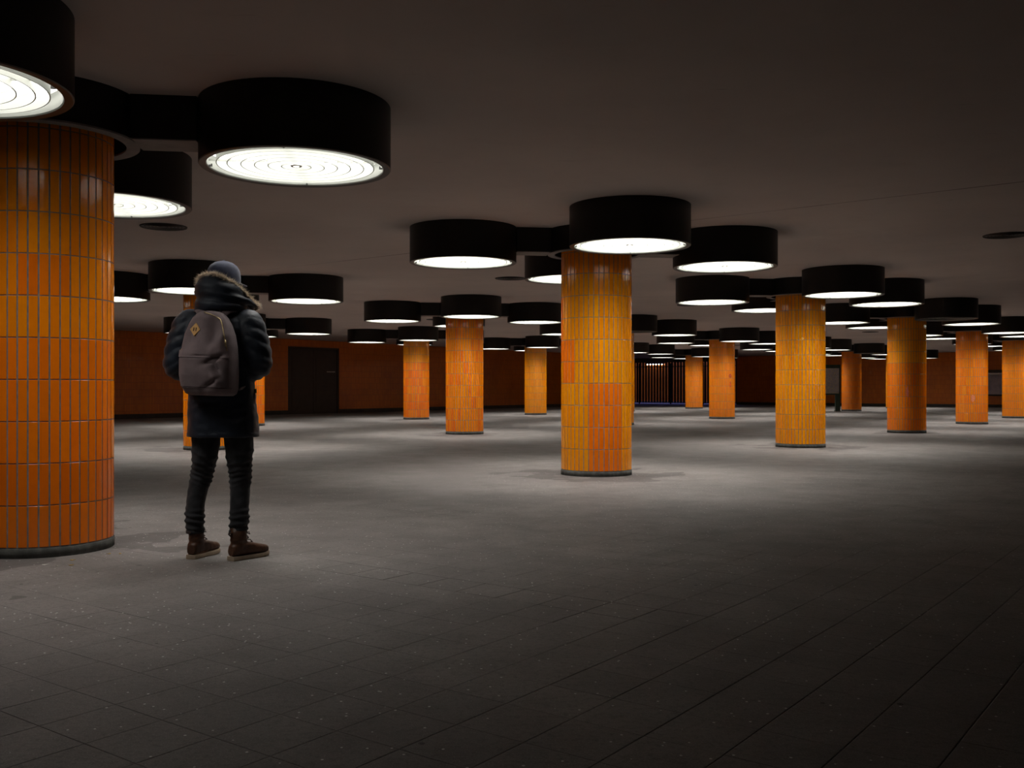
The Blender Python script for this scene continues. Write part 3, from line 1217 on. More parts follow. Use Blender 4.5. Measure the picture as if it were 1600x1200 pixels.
def body_mesh():
    bm = bmesh.new()
    # trunk
    rings = []
    for z, cx, cy, rx, ry in ((0.84, 0.04, 0.0, 0.10, 0.075), (0.90, 0.04, 0.0, 0.155, 0.10), (0.98, 0.035, 0.0, 0.150, 0.098), (1.08, 0.03, 0.01, 0.135, 0.09),
                              (1.22, 0.022, 0.0, 0.150, 0.10), (1.36, 0.02, -0.01, 0.165, 0.108), (1.46, 0.02, -0.01, 0.155, 0.09),
                              (1.51, 0.022, 0.0, 0.10, 0.07), (1.54, 0.025, 0.01, 0.062, 0.06), (1.58, 0.03, 0.02, 0.056, 0.058), (1.66, 0.045, 0.04, 0.056, 0.06)):
        rings.append([Vector((cx + rx * math.cos(a), cy + ry * math.sin(a), z)) for a in np.linspace(0, 2 * PI, 24, endpoint=False)])
    loft(bm, rings)
    for hip, knee, ank, yaw in ((HIP_L, KNEE_L, ANK_L, -0.28), (HIP_R, KNEE_R, ANK_R, -0.66)):
        p, r = smoothpath([hip, hip.lerp(knee, 0.4), knee, knee.lerp(ank, 0.35), ank, ank + Vector((0, 0, -0.05))], [0.080, 0.062, 0.044, 0.036, 0.030, 0.028])
        tube(bm, p, r, 16)
        f = Vector((math.sin(-yaw), math.cos(-yaw), 0))
        b = ank + Vector((0, 0, -0.06))
        p, r = smoothpath([b - f * 0.04, b + f * 0.04, b + f * 0.12, b + f * 0.17], [(0.03, 0.03), (0.036, 0.032), (0.04, 0.022), (0.03, 0.014)])
        tube(bm, p, r, 12)
    for sh, el, wr in ((SH_L, EL_L, WR_L), (SH_R, EL_R, WR_R)):
        p, r = smoothpath([sh + Vector((0.05 if sh.x < 0 else -0.05, 0, 0.0)), sh, sh.lerp(el, 0.5), el, el.lerp(wr, 0.4), wr], [0.05, 0.055, 0.046, 0.038, 0.037, 0.026])
        tube(bm, p, r, 14)
        # hand: palm, four unequal fingers and a thumb, slightly curled into the pocket
        s = 1 if sh.x > 0 else -1
        d = (wr - el).normalized()
        side = Vector((0, 0, 1))
        nrm = d.cross(side).normalized() * s
        side = nrm.cross(d).normalized() * s
        pc_ = wr + d * 0.05
        p, r = smoothpath([wr - d * 0.01, wr + d * 0.03, wr + d * 0.08, wr + d * 0.095], [(0.02, 0.026), (0.017, 0.038), (0.015, 0.04), (0.011, 0.036)])
        tube(bm, p, r, 12, up=nrm)
        for q_, (off, ln) in enumerate(((0.030, 0.072), (0.010, 0.082), (-0.010, 0.076), (-0.030, 0.058))):
            b = wr + d * 0.088 + side * off
            curl = nrm * 0.012
            p, r = smoothpath([b - d * 0.015, b + d * ln * 0.4 + curl * 0.3, b + d * ln * 0.75 + curl * 1.2, b + d * ln + curl * 2.6], [0.0092, 0.0088, 0.008, 0.0065], 4)
            tube(bm, p, r, 8)
        b = wr + d * 0.03 + side * 0.03
        p, r = smoothpath([b - side * 0.01, b + d * 0.025 + side * 0.022 + nrm * 0.01, b + d * 0.058 + side * 0.03 + nrm * 0.018], [0.013, 0.011, 0.008], 4)
        tube(bm, p, r, 8)
    # head
    R = Matrix.Rotation(HEAD_YAW, 3, 'Z')
    def H_(x, y, z):
        return HEAD + R @ Vector((x, y, z))
    rings = []
    for z, y, rx, ry in ((-0.125, 0.035, 0.022, 0.03), (-0.115, 0.03, 0.042, 0.055), (-0.09, 0.018, 0.056, 0.076), (-0.05, 0.006, 0.067, 0.089), (0.0, 0.0, 0.074, 0.096),
                         (0.04, -0.004, 0.076, 0.098), (0.075, -0.006, 0.068, 0.088), (0.10, -0.006, 0.048, 0.062), (0.112, -0.006, 0.02, 0.028)):
        rings.append([H_(rx * math.cos(a), y + ry * math.sin(a), z) for a in np.linspace(0, 2 * PI, 24, endpoint=False)])
    loft(bm, rings)
    p = [H_(0, 0.094, 0.012), H_(0, 0.108, -0.012), H_(0, 0.117, -0.034), H_(0, 0.096, -0.045)]
    tube(bm, p, [0.008, 0.011, 0.014, 0.010], 8)                               # nose
    ellipsoid(bm, H_(0, 0.084, 0.022), (0.052, 0.016, 0.010), R)              # brow
    ellipsoid(bm, H_(0, 0.082, -0.105), (0.024, 0.02, 0.016), R)              # chin
    for s in (-1, 1):
        ellipsoid(bm, H_(s * 0.076, -0.008, -0.012), (0.010, 0.020, 0.032), R)    # ears
        ellipsoid(bm, H_(s * 0.042, 0.070, -0.035), (0.02, 0.02, 0.02), R)        # cheeks
    return remesh(bm, 0.0055, 3, 0.5, 'body'), H_, R


bme, H_, HR = body_mesh()
body = obj('body', bme, skin, person)
for s in (-1, 1):
    bm = bmesh.new()
    ellipsoid(bm, H_(s * 0.032, 0.084, 0.001), (0.013, 0.012, 0.010), HR, 12, 8)
    obj('eye', bm, m_eye, body, smooth=True)
bm = bmesh.new()
ellipsoid(bm, H_(0, 0.090, -0.070), (0.024, 0.010, 0.008), HR, 12, 8)
obj('mouth', bm, m_lip, body, smooth=True)
bm = bmesh.new()
rings = []
for z, y, rx, ry in ((-0.075, -0.045, 0.048, 0.05), (-0.04, -0.02, 0.070, 0.082), (0.0, -0.012, 0.078, 0.094), (0.05, -0.010, 0.079, 0.098)):
    rings.append([H_(rx * math.cos(a), y + ry * math.sin(a), z) for a in np.linspace(PI * 1.0, 2 * PI * 1.0, 17)] +
                 [H_(rx * 0.92 * math.cos(a), y + ry * 0.92 * math.sin(a), z) for a in np.linspace(2 * PI, PI, 17)])
loft(bm, rings)
obj('hair', bm, m_hair, body, smooth='auto')


# jeans -------------------------------------------------------------
def fold(p, nrm, items):
    """sum of soft ring folds: (z, width, depth, slope)"""
    d = 0
    for z, w_, a, sx in items:
        zz = p.z + sx * p.x
        d += a * math.exp(-((zz - z) / w_) ** 2)
    return d


bm = bmesh.new()
p, r = smoothpath([(-0.055, 0.01, 0.90), (-0.068, 0.015, 0.735), (-0.083, 0.03, 0.62), (-0.105, 0.05, 0.52), (-0.128, 0.045, 0.43), (-0.140, 0.03, 0.33), (-0.142, 0.025, 0.24), (-0.140, 0.03, 0.165)],
                  [(0.095, 0.10), (0.089, 0.095), (0.076, 0.084), (0.067, 0.070), (0.062, 0.066), (0.058, 0.064), (0.055, 0.060), (0.054, 0.058)], 7)
tube(bm, p, r, 26)
p, r = smoothpath([(0.125, 0.0, 0.90), (0.142, 0.0, 0.735), (0.142, 0.01, 0.62), (0.146, 0.02, 0.52), (0.146, 0.015, 0.43), (0.146, 0.0, 0.33), (0.146, -0.01, 0.24), (0.139, -0.012, 0.165)],
                  [(0.098, 0.10), (0.091, 0.096), (0.079, 0.086), (0.068, 0.072), (0.064, 0.068), (0.060, 0.066), (0.056, 0.061), (0.052, 0.057)], 7)
tube(bm, p, r, 26)
rings = []
for z, rx, ry in ((0.79, 0.13, 0.10), (0.85, 0.175, 0.118), (0.95, 0.175, 0.120), (1.02, 0.165, 0.112)):
    rings.append([Vector((0.038 + rx * math.cos(a), 0.003 + ry * math.sin(a), z)) for a in np.linspace(0, 2 * PI, 28, endpoint=False)])
loft(bm, rings)
jm = remesh(bm, 0.007, 3, 0.5, 'jeans')


def jean_fold(p, n):
    s = 0.6 if p.x < 0.04 else -0.5
    w = 0
    for z0, wd, am in ((0.655, 0.011, 0.004), (0.60, 0.010, 0.005), (0.56, 0.009, 0.006), (0.53, 0.008, 0.006), (0.495, 0.010, 0.006), (0.46, 0.009, 0.003),
                       (0.262, 0.010, 0.008), (0.222, 0.011, 0.008), (0.186, 0.010, 0.006), (0.30, 0.011, 0.004)):
        sl = s * (0.5 if z0 > 0.4 else 0.25)
        zz = p.z + sl * (p.x - (-0.1 if p.x < 0.04 else 0.145)) + 0.012 * noise.noise(Vector((p.x * 14, p.y * 14, z0 * 40)))
        w += am * math.exp(-((zz - z0) / wd) ** 2)
    return 1.35 * w + 0.004 * noise.noise(p * 24) - 0.002


displace(jm, jean_fold)
jeans = obj('jeans', jm, m_jeans, person)
for (cx, cy, rx, ry) in ((-0.140, 0.03, 0.0555, 0.060), (0.139, -0.012, 0.0535, 0.058)):
    bm = bmesh.new()
    lathe(bm, [(0.94, 0.158), (1.0, 0.158), (1.03, 0.166), (1.0, 0.178), (0.94, 0.178)], 28, closed=True,
          M=Matrix.Translation((cx, cy, 0)) @ Matrix.Diagonal((rx, ry, 1, 1)))
    obj('hem', bm, m_jeans, jeans, smooth=True)


# boots -------------------------------------------------------------
def make_boot(name, heel, yaw, lean):
    """heel: ground point under the back of the heel; yaw clockwise from +Y"""
    root = Matrix.Translation(heel) @ Matrix.Rotation(-yaw, 4, 'Z')
    bm = bmesh.new()
    # foot: sections from heel to toe (y forward), outline half width and height
    secs = ((0.002, 0.028, 0.060), (0.02, 0.036, 0.085), (0.06, 0.038, 0.095), (0.105, 0.038, 0.092), (0.150, 0.043, 0.074), (0.195, 0.047, 0.060), (0.235, 0.045, 0.053), (0.265, 0.036, 0.045), (0.282, 0.018, 0.032))
    rings = []
    for y, w_, h in secs:
        ring = []
        for a in np.linspace(0, 2 * PI, 20, endpoint=False):
            x = w_ * math.copysign(abs(math.cos(a)) ** 0.75, math.cos(a))
            z = 0.026 + h / 2 + h / 2 * math.copysign(abs(math.sin(a)) ** 0.8, math.sin(a))
            ring.append(root @ Vector((x, y, z)))
        rings.append(ring)
    loft(bm, rings)
    top = Vector(lean)
    p, r = smoothpath([root @ Vector((0, 0.06, 0.05)), root @ Vector((0, 0.062, 0.10)), root @ Vector((0, 0.062, 0.15)), top],
                      [(0.038, 0.056), (0.041, 0.056), (0.044, 0.054), (0.047, 0.054)], 5)
    tube(bm, p, r, 20, up=(root.to_3x3() @ Vector((1, 0, 0))))
    me = remesh(bm, 0.005, 3, 0.5, 'boot')
    displace(me, lambda p_, n_: 0.0018 * noise.noise(p_ * 45) + 0.002 * math.sin(p_.z * 160) * (1 if 0.08 < p_.z < 0.13 else 0))
    boot = obj(name, me, m_boot, person)
    bm = bmesh.new()
    prof = ((0.0, 0.020), (0.006, 0.034), (0.03, 0.041), (0.08, 0.040), (0.13, 0.043), (0.19, 0.051), (0.235, 0.050), (0.268, 0.040), (0.287, 0.020))
    right = [Vector((w_, y - 0.004, 0)) for y, w_ in prof]
    left = [Vector((-w_, y - 0.004, 0)) for y, w_ in reversed(prof)]
    rings = []
    for z, e in ((0.0, 0.004), (0.004, 0.0), (0.020, 0.0), (0.027, 0.003)):
        ring = []
        for pt in right + left:
            spring = 0.010 * max(0, (pt.y - 0.20) / 0.085) ** 2
            ring.append(root @ Vector((pt.x * (1 - e / 0.04), pt.y, z + spring)))
        rings.append(ring)
    loft(bm, rings)
    obj('sole', bm, m_sole, boot, label='pale crepe wedge sole', smooth='auto')
    bm = bmesh.new()
    pts = []
    for k in range(6):
        y = 0.165 - 0.016 * k if k < 3 else 0.125 - 0.006 * (k - 3)
        z = 0.096 + 0.013 * k if k < 3 else 0.135 + 0.020 * (k - 3)
        s = 1 if k % 2 else -1
        yy = y - 0.004
        pts.append(root @ Vector((s * 0.022, yy, z - 0.004)))
        pts.append(root @ Vector((0, yy + 0.006, z + 0.006)))
    tube(bm, pts, 0.0032, 6)
    for s in (-1, 1):
        loop = [root @ Vector((0.0 + s * 0.004, 0.122, 0.165)), root @ Vector((s * 0.020, 0.126, 0.168)), root @ Vector((s * 0.026, 0.128, 0.154)), root @ Vector((s * 0.006, 0.123, 0.160))]
        tube(bm, loop, 0.003, 6)
    o = obj('laces', bm, m_lace, boot, smooth=True)
    o['kind'] = 'stuff'
    bm = bmesh.new()
    pts = [root @ Vector((0, 0.004, 0.150)), root @ Vector((0, -0.010, 0.163)), root @ Vector((0, -0.006, 0.176)), root @ Vector((0, 0.008, 0.172))]
    tube(bm, pts, [(0.009, 0.002)] * 4, 8, up=(root.to_3x3() @ Vector((1, 0, 0))))
    obj('pull_tab', bm, m_lace, boot)
    return boot


make_boot('boot', Vector((-0.152, -0.028, 0)), 0.30, (-0.141, 0.03, 0.185))
make_boot('boot', Vector((0.112, -0.085, 0)), 0.66, (0.139, -0.012, 0.185))

# parka -------------------------------------------------------------
bm = bmesh.new()
rings = []
for z, cx, cy, rx, ry in ((0.765, 0.043, 0.005, 0.218, 0.150), (0.80, 0.043, 0.005, 0.219, 0.152), (0.90, 0.042, 0.0, 0.213, 0.150), (1.00, 0.038, 0.0, 0.206, 0.148), (1.10, 0.034, 0.005, 0.200, 0.145),
                          (1.20, 0.028, 0.0, 0.203, 0.146), (1.32, 0.022, -0.005, 0.212, 0.148), (1.42, 0.020, -0.008, 0.212, 0.142), (1.48, 0.021, -0.006, 0.190, 0.125),
                          (1.525, 0.024, 0.0, 0.150, 0.108), (1.56, 0.028, 0.008, 0.118, 0.098)):
    ring = []
    for a in np.linspace(0, 2 * PI, 36, endpoint=False):
        c_, s_ = math.cos(a), math.sin(a)
        ring.append(Vector((cx + rx * math.copysign(abs(c_) ** 0.85, c_), cy + ry * math.copysign(abs(s_) ** 0.85, s_), z)))
    rings.append(ring)
loft(bm, rings)
for sh, el, wr, s in ((SH_L, EL_L, WR_L, -1), (SH_R, EL_R, WR_R, 1)):
    p, r = smoothpath([sh + Vector((-s * 0.06, 0, 0.015)), sh + Vector((0, 0, -0.005)), sh.lerp(el, 0.35) + Vector((s * 0.008, -0.01, 0)), sh.lerp(el, 0.75) + Vector((s * 0.006, -0.012, 0)),
                       el + Vector((0, -0.008, 0.0)), el.lerp(wr, 0.30) + Vector((0, 0, -0.01)), el.lerp(wr, 0.75), el.lerp(wr, 1.0)],
                      [(0.06, 0.066), (0.082, 0.09), (0.088, 0.094), (0.088, 0.092), (0.080, 0.082), (0.074, 0.076), (0.062, 0.064), (0.050, 0.05)], 7)
    tube(bm, p, r, 24)
pm = remesh(bm, 0.0085, 6, 0.5, 'parka')


def parka_fold(p, n):
    d = 0.005 * noise.noise(Vector((p.x * 9, p.y * 9, p.z * 13))) + 0.003 * noise.noise(Vector((p.x * 22 + 3, p.y * 22, p.z * 30)))
    # quilted rolls on the sleeves
    if abs(p.x - 0.02) > 0.19 and 1.12 < p.z < 1.5:
        sl = p.z + 0.5 * abs(p.x - 0.02) + 0.022 * noise.noise(p * 6)
        d += 0.007 * abs(math.sin(sl * 42)) - 0.004
    # puckers over the hem and the seat
    if p.z < 1.02:
        z2 = p.z + 0.05 * noise.noise(Vector((p.x * 7, p.y * 7, 1)))
        d += 0.0035 * math.sin(z2 * 95) * max(0, noise.noise(Vector((p.x * 8, p.y * 8, p.z * 6 + 4))) + 0.25)
    if p.z < 0.79:
        d += 0.003
    return d


displace(pm, parka_fold)
parka = obj('parka', pm, m_parka, person)
# hem band, side zip and pocket flaps
bm = bmesh.new()
for k in range(1):
    rg = []
    for z, e in ((0.765, 0.0), (0.768, 0.002), (0.786, 0.002), (0.789, 0.0)):
        ring = []
        for a in np.linspace(0, 2 * PI, 48, endpoint=False):
            c_, s_ = math.cos(a), math.sin(a)
            rx, ry = 0.2185 + e, 0.151 + e
            ring.append(Vector((0.043 + rx * math.copysign(abs(c_) ** 0.85, c_), 0.005 + ry * math.copysign(abs(s_) ** 0.85, s_), z)))
        rg.append(ring)
    loft(bm, rg)
obj('hem', bm, m_parka, parka, smooth='auto')
bm = bmesh.new()
pts = [Vector((0.248 - 0.004 * k, -0.028 + 0.004 * k, 1.06 - 0.05 * k)) for k in range(6)]
tube(bm, pts, 0.004, 6)
obj('side_zip', bm, simple('black_zip', (0.004, 0.004, 0.004), 0.4), parka)
bm = bmesh.new()
add_box(bm, 0.252, -0.034, 1.035, 0.262, -0.028, 1.062)
obj('zip_pull', bm, m_brass, parka, label='small metal zip pull')
for s, wr in ((-1, WR_L), (1, WR_R)):
    bm = bmesh.new()
    M4 = Matrix.Translation(Vector((wr.x - s * 0.02, 0.150, 1.185))) @ Matrix.Rotation(s * 0.35, 4, 'Z')
    add_box(bm, -0.075, -0.012, -0.02, 0.075, 0.016, 0.03, M4)
    bmesh.ops.bevel(bm, geom=bm.edges[:], offset=0.006, segments=2, affect='EDGES')
    obj('pocket_flap', bm, m_parka, parka, smooth='auto')

# hood with fur rim, lying back round the neck -----------------------
def rim_pt(a, k=1.0, drop=0.0):
    """a: 0 right, 90 away, 180 left, 270 towards camera"""
    deg = math.degrees(a) % 360
    xs = np.interp(deg, RIM_A, RIM_X)
    ys = np.interp(deg, RIM_A, RIM_Y)
    zs = np.interp(deg, RIM_A, RIM_Z)
    cx, cy = 0.055, 0.04
    return Vector((cx + (xs - cx) * k, cy + (ys - cy) * k, zs - drop))


# fine resampling of the opening's outline: right, away, left, towards the camera
_ctl = [(0, 0.232, 0.075, 1.590), (35, 0.212, 0.165, 1.578), (65, 0.150, 0.215, 1.575), (100, 0.045, 0.215, 1.580), (135, -0.060, 0.165, 1.62), (165, -0.108, 0.080, 1.680),
        (190, -0.112, 0.015, 1.715), (215, -0.088, -0.052, 1.742), (240, -0.030, -0.098, 1.760), (265, 0.030, -0.110, 1.757), (290, 0.090, -0.090, 1.735), (315, 0.155, -0.048, 1.690), (340, 0.200, 0.010, 1.630)]
RIM_A, RIM_X, RIM_Y, RIM_Z = [], [], [], []
_n = len(_ctl)
for _k in range(_n):
    _p = [np.array(_ctl[(_k + _d) % _n][1:]) for _d in (-1, 0, 1, 2)]
    _a0 = _ctl[_k][0]
    _a1 = _ctl[(_k + 1) % _n][0] + (360 if _k == _n - 1 else 0)
    for _q in range(8):
        _t = _q / 8
        _v = 0.5 * (2 * _p[1] + (_p[2] - _p[0]) * _t + (2 * _p[0] - 5 * _p[1] + 4 * _p[2] - _p[3]) * _t ** 2 + (3 * _p[1] - _p[0] - 3 * _p[2] + _p[3]) * _t ** 3)
        RIM_A.append(_a0 + (_a1 - _a0) * _t)
        RIM_X.append(_v[0])
        RIM_Y.append(_v[1])
        RIM_Z.append(_v[2])
RIM_A.append(360)
RIM_X.append(RIM_X[0])
RIM_Y.append(RIM_Y[0])
RIM_Z.append(RIM_Z[0])

bm = bmesh.new()
NA = 44
AA = np.linspace(0, 2 * PI, NA, endpoint=False)
rings = []
rings.append([Vector((0.028 + 0.115 * math.cos(a), 0.012 + 0.10 * math.sin(a), 1.50)) for a in AA])
rings.append([Vector((0.028 + 0.140 * math.cos(a), 0.005 + 0.130 * math.sin(a), 1.525)) for a in AA])
rings.append([Vector((0.030 + 0.158 * math.cos(a), -0.004 + 0.150 * math.sin(a), 1.555)) for a in AA])
rings.append([Vector((0.032 + 0.160 * math.cos(a), -0.004 + 0.152 * math.sin(a), 1.585 - 0.012 * math.cos(a))) for a in AA])
rings.append([Vector((0.036 + 0.146 * math.cos(a), 0.0 + 0.140 * math.sin(a), 1.607 - 0.022 * math.cos(a))) for a in AA])
for f in (0.30, 0.55, 0.78, 0.93):
    ring = []
    for a in AA:
        b = Vector((0.036 + 0.152 * math.cos(a), 0.0 + 0.146 * math.sin(a), 1.612 - 0.024 * math.cos(a)))
        t_ = rim_pt(a)
        v_ = b.lerp(t_, f)
        bul = math.sin(PI * f) * 0.020
        v_ += Vector((math.cos(a) * bul, math.sin(a) * bul, 0))
        ring.append(v_)
    rings.append(ring)
rings.append([rim_pt(a) for a in AA])
rings.append([rim_pt(a, 0.93, -0.006) for a in AA])
rings.append([rim_pt(a, 0.84, 0.03) for a in AA])
rings.append([Vector((0.045 + 0.115 * math.cos(a), 0.03 + 0.115 * math.sin(a), 1.62)) for a in AA])
rings.append([Vector((0.032 + 0.085 * math.cos(a), 0.02 + 0.085 * math.sin(a), 1.55)) for a in AA])
loft(bm, rings)
bmesh.ops.subdivide_edges(bm, edges=bm.edges[:], cuts=1, use_grid_fill=True, smooth=0.6)
bmesh.ops.recalc_face_normals(bm, faces=bm.faces[:])
hm = bpy.data.meshes.new('hood')
bm.to_mesh(hm)
bm.free()


def hood_fold(p, n):
    d = 0.007 * noise.noise(Vector((p.x * 7, p.y * 7, p.z * 22))) + 0.003 * noise.noise(Vector((p.x * 20, p.y * 20, p.z * 40)))
    zz = p.z + 0.10 * (p.x - 0.03)
    for z0, am in ((1.665, -0.006), (1.70, 0.004), (1.637, 0.004)):
        d += am * math.exp(-((zz + 0.012 * noise.noise(p * 12) - z0) / 0.009) ** 2)
    return d


displace(hm, hood_fold)
hood = obj('hood', hm, m_parka, person, smooth=True)

rnf = random.Random(11)
V, F, C = [], [], []
for k in range(5200):
    a = rnf.uniform(0, 2 * PI)
    b = rim_pt(a, rnf.uniform(0.93, 1.0), rnf.uniform(-0.004, 0.012))
    outw = Vector((math.cos(a), math.sin(a), 0))
    d = (outw * rnf.uniform(-0.2, 1.0) + Vector((0, 0, rnf.uniform(0.2, 1.0))) + Vector((rnf.uniform(-1, 1), rnf.uniform(-1, 1), rnf.uniform(-1, 1))) * 0.45).normalized()
    ln = rnf.uniform(0.016, 0.046)
    side = d.cross(Vector((rnf.uniform(-1, 1), rnf.uniform(-1, 1), rnf.uniform(-1, 1)))).normalized() * 0.0011
    dn = Vector((0, 0, -0.25))
    m1 = b + d * ln * 0.55
    m2 = b + (d + dn).normalized() * ln
    k0 = len(V)
    V.extend([b - side, b + side, m1 + side * 0.7, m1 - side * 0.7, m2])
    F.extend([(k0, k0 + 1, k0 + 2, k0 + 3), (k0 + 3, k0 + 2, k0 + 4)])
    g = rnf.uniform(0.6, 1.1)
    tip = (0.85 * g, 0.72 * g, 0.56 * g, 1)  # tips coloured brighter to carry the backlight along the rim
    root_ = (0.22 * g, 0.16 * g, 0.11 * g, 1)
    C.extend([root_, root_, tip, tip, tip])
fm = mesh_from(V, F, 'fur_trim')
fm.attributes.new('tint', 'FLOAT_COLOR', 'POINT').data.foreach_set('color', np.array(C).ravel())
fur = obj('fur_trim', fm, m_fur, hood, label='pale brown fur edging')
fur['kind'] = 'stuff'

# cap ----------------------------------------------------------------
bm = bmesh.new()
CM = Matrix.Translation(HEAD) @ HR.to_4x4()
NA = 48
prof = [(1.0, -0.012), (1.02, 0.010), (1.015, 0.040), (0.95, 0.072), (0.80, 0.098), (0.55, 0.116), (0.28, 0.125), (0.06, 0.128)]
rings = []
for f, z in prof:
    ring = []
    for k in range(NA):
        a = 2 * PI * k / NA
        seam = 1 - 0.012 * math.exp(-((((a / (PI / 3)) + 0.5) % 1 - 0.5) / 0.06) ** 2)
        dz = -0.020 * max(0, -math.sin(a)) * (1 if z < 0.02 else 0)
        ring.append(CM @ Vector((0.092 * f * seam * math.cos(a), -0.004 + 0.112 * f * seam * math.sin(a), z + dz)))
    rings.append(ring)
inner = []
for f, z in reversed(prof):
    inner.append([CM @ Vector((0.088 * f * math.cos(2 * PI * k / NA), -0.004 + 0.108 * f * math.sin(2 * PI * k / NA), z - 0.004)) for k in range(NA)])
loft(bm, rings + inner)
cap = obj('cap', bm, m_cap, person, smooth='auto')
bm = bmesh.new()
rings = []
nb_ = 15
for k in range(nb_):
    a = PI * (0.12 + 0.76 * k / (nb_ - 1))
    x0, y0 = 0.090 * math.cos(a), 0.108 * math.sin(a)
    e = math.sin(PI * k / (nb_ - 1)) ** 0.6
    x1, y1 = x0 * 1.02, y0 + 0.072 * e
    zc = -0.004 - 0.10 * x0 * x0 / 0.09
    rings.append([CM @ Vector((x0, y0, zc + 0.002)), CM @ Vector((x1, y1, zc - 0.016 * e + 0.002)), CM @ Vector((x1, y1, zc - 0.016 * e - 0.002)), CM @ Vector((x0, y0, zc - 0.002))])
loft(bm, rings)
bmesh.ops.recalc_face_normals(bm, faces=bm.faces[:])
obj('brim', bm, m_cap, cap, smooth='auto')
bm = bmesh.new()
ellipsoid(bm, CM @ Vector((0, -0.004, 0.128)), (0.008, 0.008, 0.005), None, 12, 8)
obj('button', bm, m_cap, cap, smooth=True)
bm = bmesh.new()
lathe(bm, [(1.035, -0.012), (1.045, -0.006), (1.04, 0.008), (1.02, 0.010)], NA, closed=True,
      M=CM @ Matrix.Translation((0, -0.004, 0)) @ Matrix.Diagonal((0.091, 0.111, 1, 1)))
for v_ in bm.verts:
    pass
bm.free()

# ------------------------------------------------------------------ the backpack, hanging from both shoulders
pack = empty('backpack', (PX, PY, 0), 0, 'grey-brown canvas backpack with tan diamond patch worn on the back', 'backpack')
PYAW = -0.16
PM = Matrix.Translation((0.012, -0.150, 1.022)) @ Matrix.Rotation(PYAW, 4, 'Z') @ Matrix.Rotation(0.03, 4, 'Y')
HP = 0.515


def pack_section(z):
    """half width, depth towards the camera, x shift at height z above the pack's base"""
    zs = [0.0, 0.012, 0.04, 0.12, 0.22, 0.30, 0.37, 0.43, 0.47, 0.497, 0.510, HP]
    ws = [0.128, 0.150, 0.163, 0.170, 0.170, 0.163, 0.150, 0.128, 0.106, 0.080, 0.055, 0.02]
    ds = [0.105, 0.130, 0.146, 0.155, 0.150, 0.138, 0.122, 0.104, 0.088, 0.068, 0.048, 0.02]
    xs = [0.012, 0.012, 0.010, 0.004, 0.0, -0.002, -0.004, -0.006, -0.008, -0.010, -0.010, -0.010]
    return np.interp(z, zs, ws), np.interp(z, zs, ds), np.interp(z, zs, xs)


def pack_pt(a, z, grow=0.0):
    """a = 0 right side, 270 deg towards the camera"""
    w_, d_, x_ = pack_section(z)
    c_, s_ = math.cos(a), math.sin(a)
    x = x_ + (w_ + grow) * math.copysign(abs(c_) ** 0.62, c_)
    y = (d_ + grow) * math.copysign(abs(s_) ** 0.62, s_) if s_ < 0 else 0.045 * abs(s_) ** 0.7
    return Vector((x, y, z))


def pack_fold(p):
    """hollows and creases of the soft canvas, in the pack's own space"""
    x, z = p.x, p.z
    d = 0.0
    # two drooping U-shaped sags on the upper part
    for cx, cz, rx, rz, dep in ((0.055, 0.385, 0.050, 0.10, 0.026), (-0.085, 0.37, 0.035, 0.085, 0.020)):
        r_ = ((x - cx) / rx) ** 2 + ((z - cz) / rz) ** 2
        d -= dep * math.exp(-r_ * 1.1)
    for cx, cz, dep in ((0.020, 0.345, 0.012), (0.062, 0.278, 0.010), (0.105, 0.34, 0.010)):
        d += dep * math.exp(-(((x - cx) / 0.022) ** 2 + ((z - cz) / 0.045) ** 2))
    # big crease where the pocket buckles on the right
    for cx, cz, sl, ln, wd, dep in ((0.075, 0.215, 0.55, 0.055, 0.014, -0.024), (0.095, 0.175, -1.6, 0.05, 0.016, -0.016), (0.07, 0.075, 0.7, 0.05, 0.013, -0.014),
                                    (0.10, 0.095, -1.2, 0.05, 0.013, 0.010), (-0.02, 0.235, 0.02, 0.11, 0.006, -0.005)):
        th_ = math.atan(sl)
        e1 = (x - cx) * math.cos(th_) + (z - cz) * math.sin(th_)
        e2 = -(x - cx) * math.sin(th_) + (z - cz) * math.cos(th_)
        d += dep * math.exp(-(e1 / ln) ** 2 - (e2 / wd) ** 2)
    d *= 1.5
    d += 0.005 * noise.noise(Vector((x * 16, p.y * 16, z * 11)))
    return d


def pack_shell(zlist, arc, grow, name, mat, parent, closed=True):
    """skin of the pack over a range of angles, with its own thickness"""
    bm = bmesh.new()
    outer = []
    for z in zlist:
        ring = []
        for a in arc:
            p_ = pack_pt(a, z, grow)
            s_ = math.sin(a)
            if s_ < -0.15:
                k_ = min(1, (-s_ - 0.15) / 0.4)
                p_.y -= pack_fold(p_) * k_
            ring.append(PM @ p_)
        outer.append(ring)
    if closed:
        loft(bm, outer)
    else:
        for k in range(len(zlist)):
            inn = [PM @ pack_pt(a, zlist[k], -0.012) for a in reversed(arc)]
            outer[k] = outer[k] + inn
        loft(bm, outer)
    bmesh.ops.recalc_face_normals(bm, faces=bm.faces[:])
    return obj(name, bm, mat, parent, smooth='auto' if not closed else True)


zl = [0.0, 0.006, 0.012, 0.025, 0.04] + list(np.linspace(0.06, 0.47, 46)) + [0.482, 0.492, 0.500, 0.507, 0.512, HP]
pack_shell(zl, np.linspace(0, 2 * PI, 96, endpoint=False), 0.0, 'main_bag', m_pack, pack)
# front pocket, standing a little proud, with the flap over its zip
parc = np.linspace(PI + 0.42, 2 * PI - 0.55, 60)
pz = [0.052, 0.055] + list(np.linspace(0.062, 0.232, 30)) + [0.236, 0.238]
pocket = pack_shell(pz, parc, 0.006, 'front_pocket', m_pack2, pack, False)
fz = [0.228, 0.230, 0.238, 0.246, 0.254, 0.262, 0.268, 0.271]
fl_arc = np.linspace(PI + 0.36, 2 * PI - 0.50, 60)
pack_shell(fz, fl_arc, 0.0105, 'pocket_flap', m_pack, pocket, False)
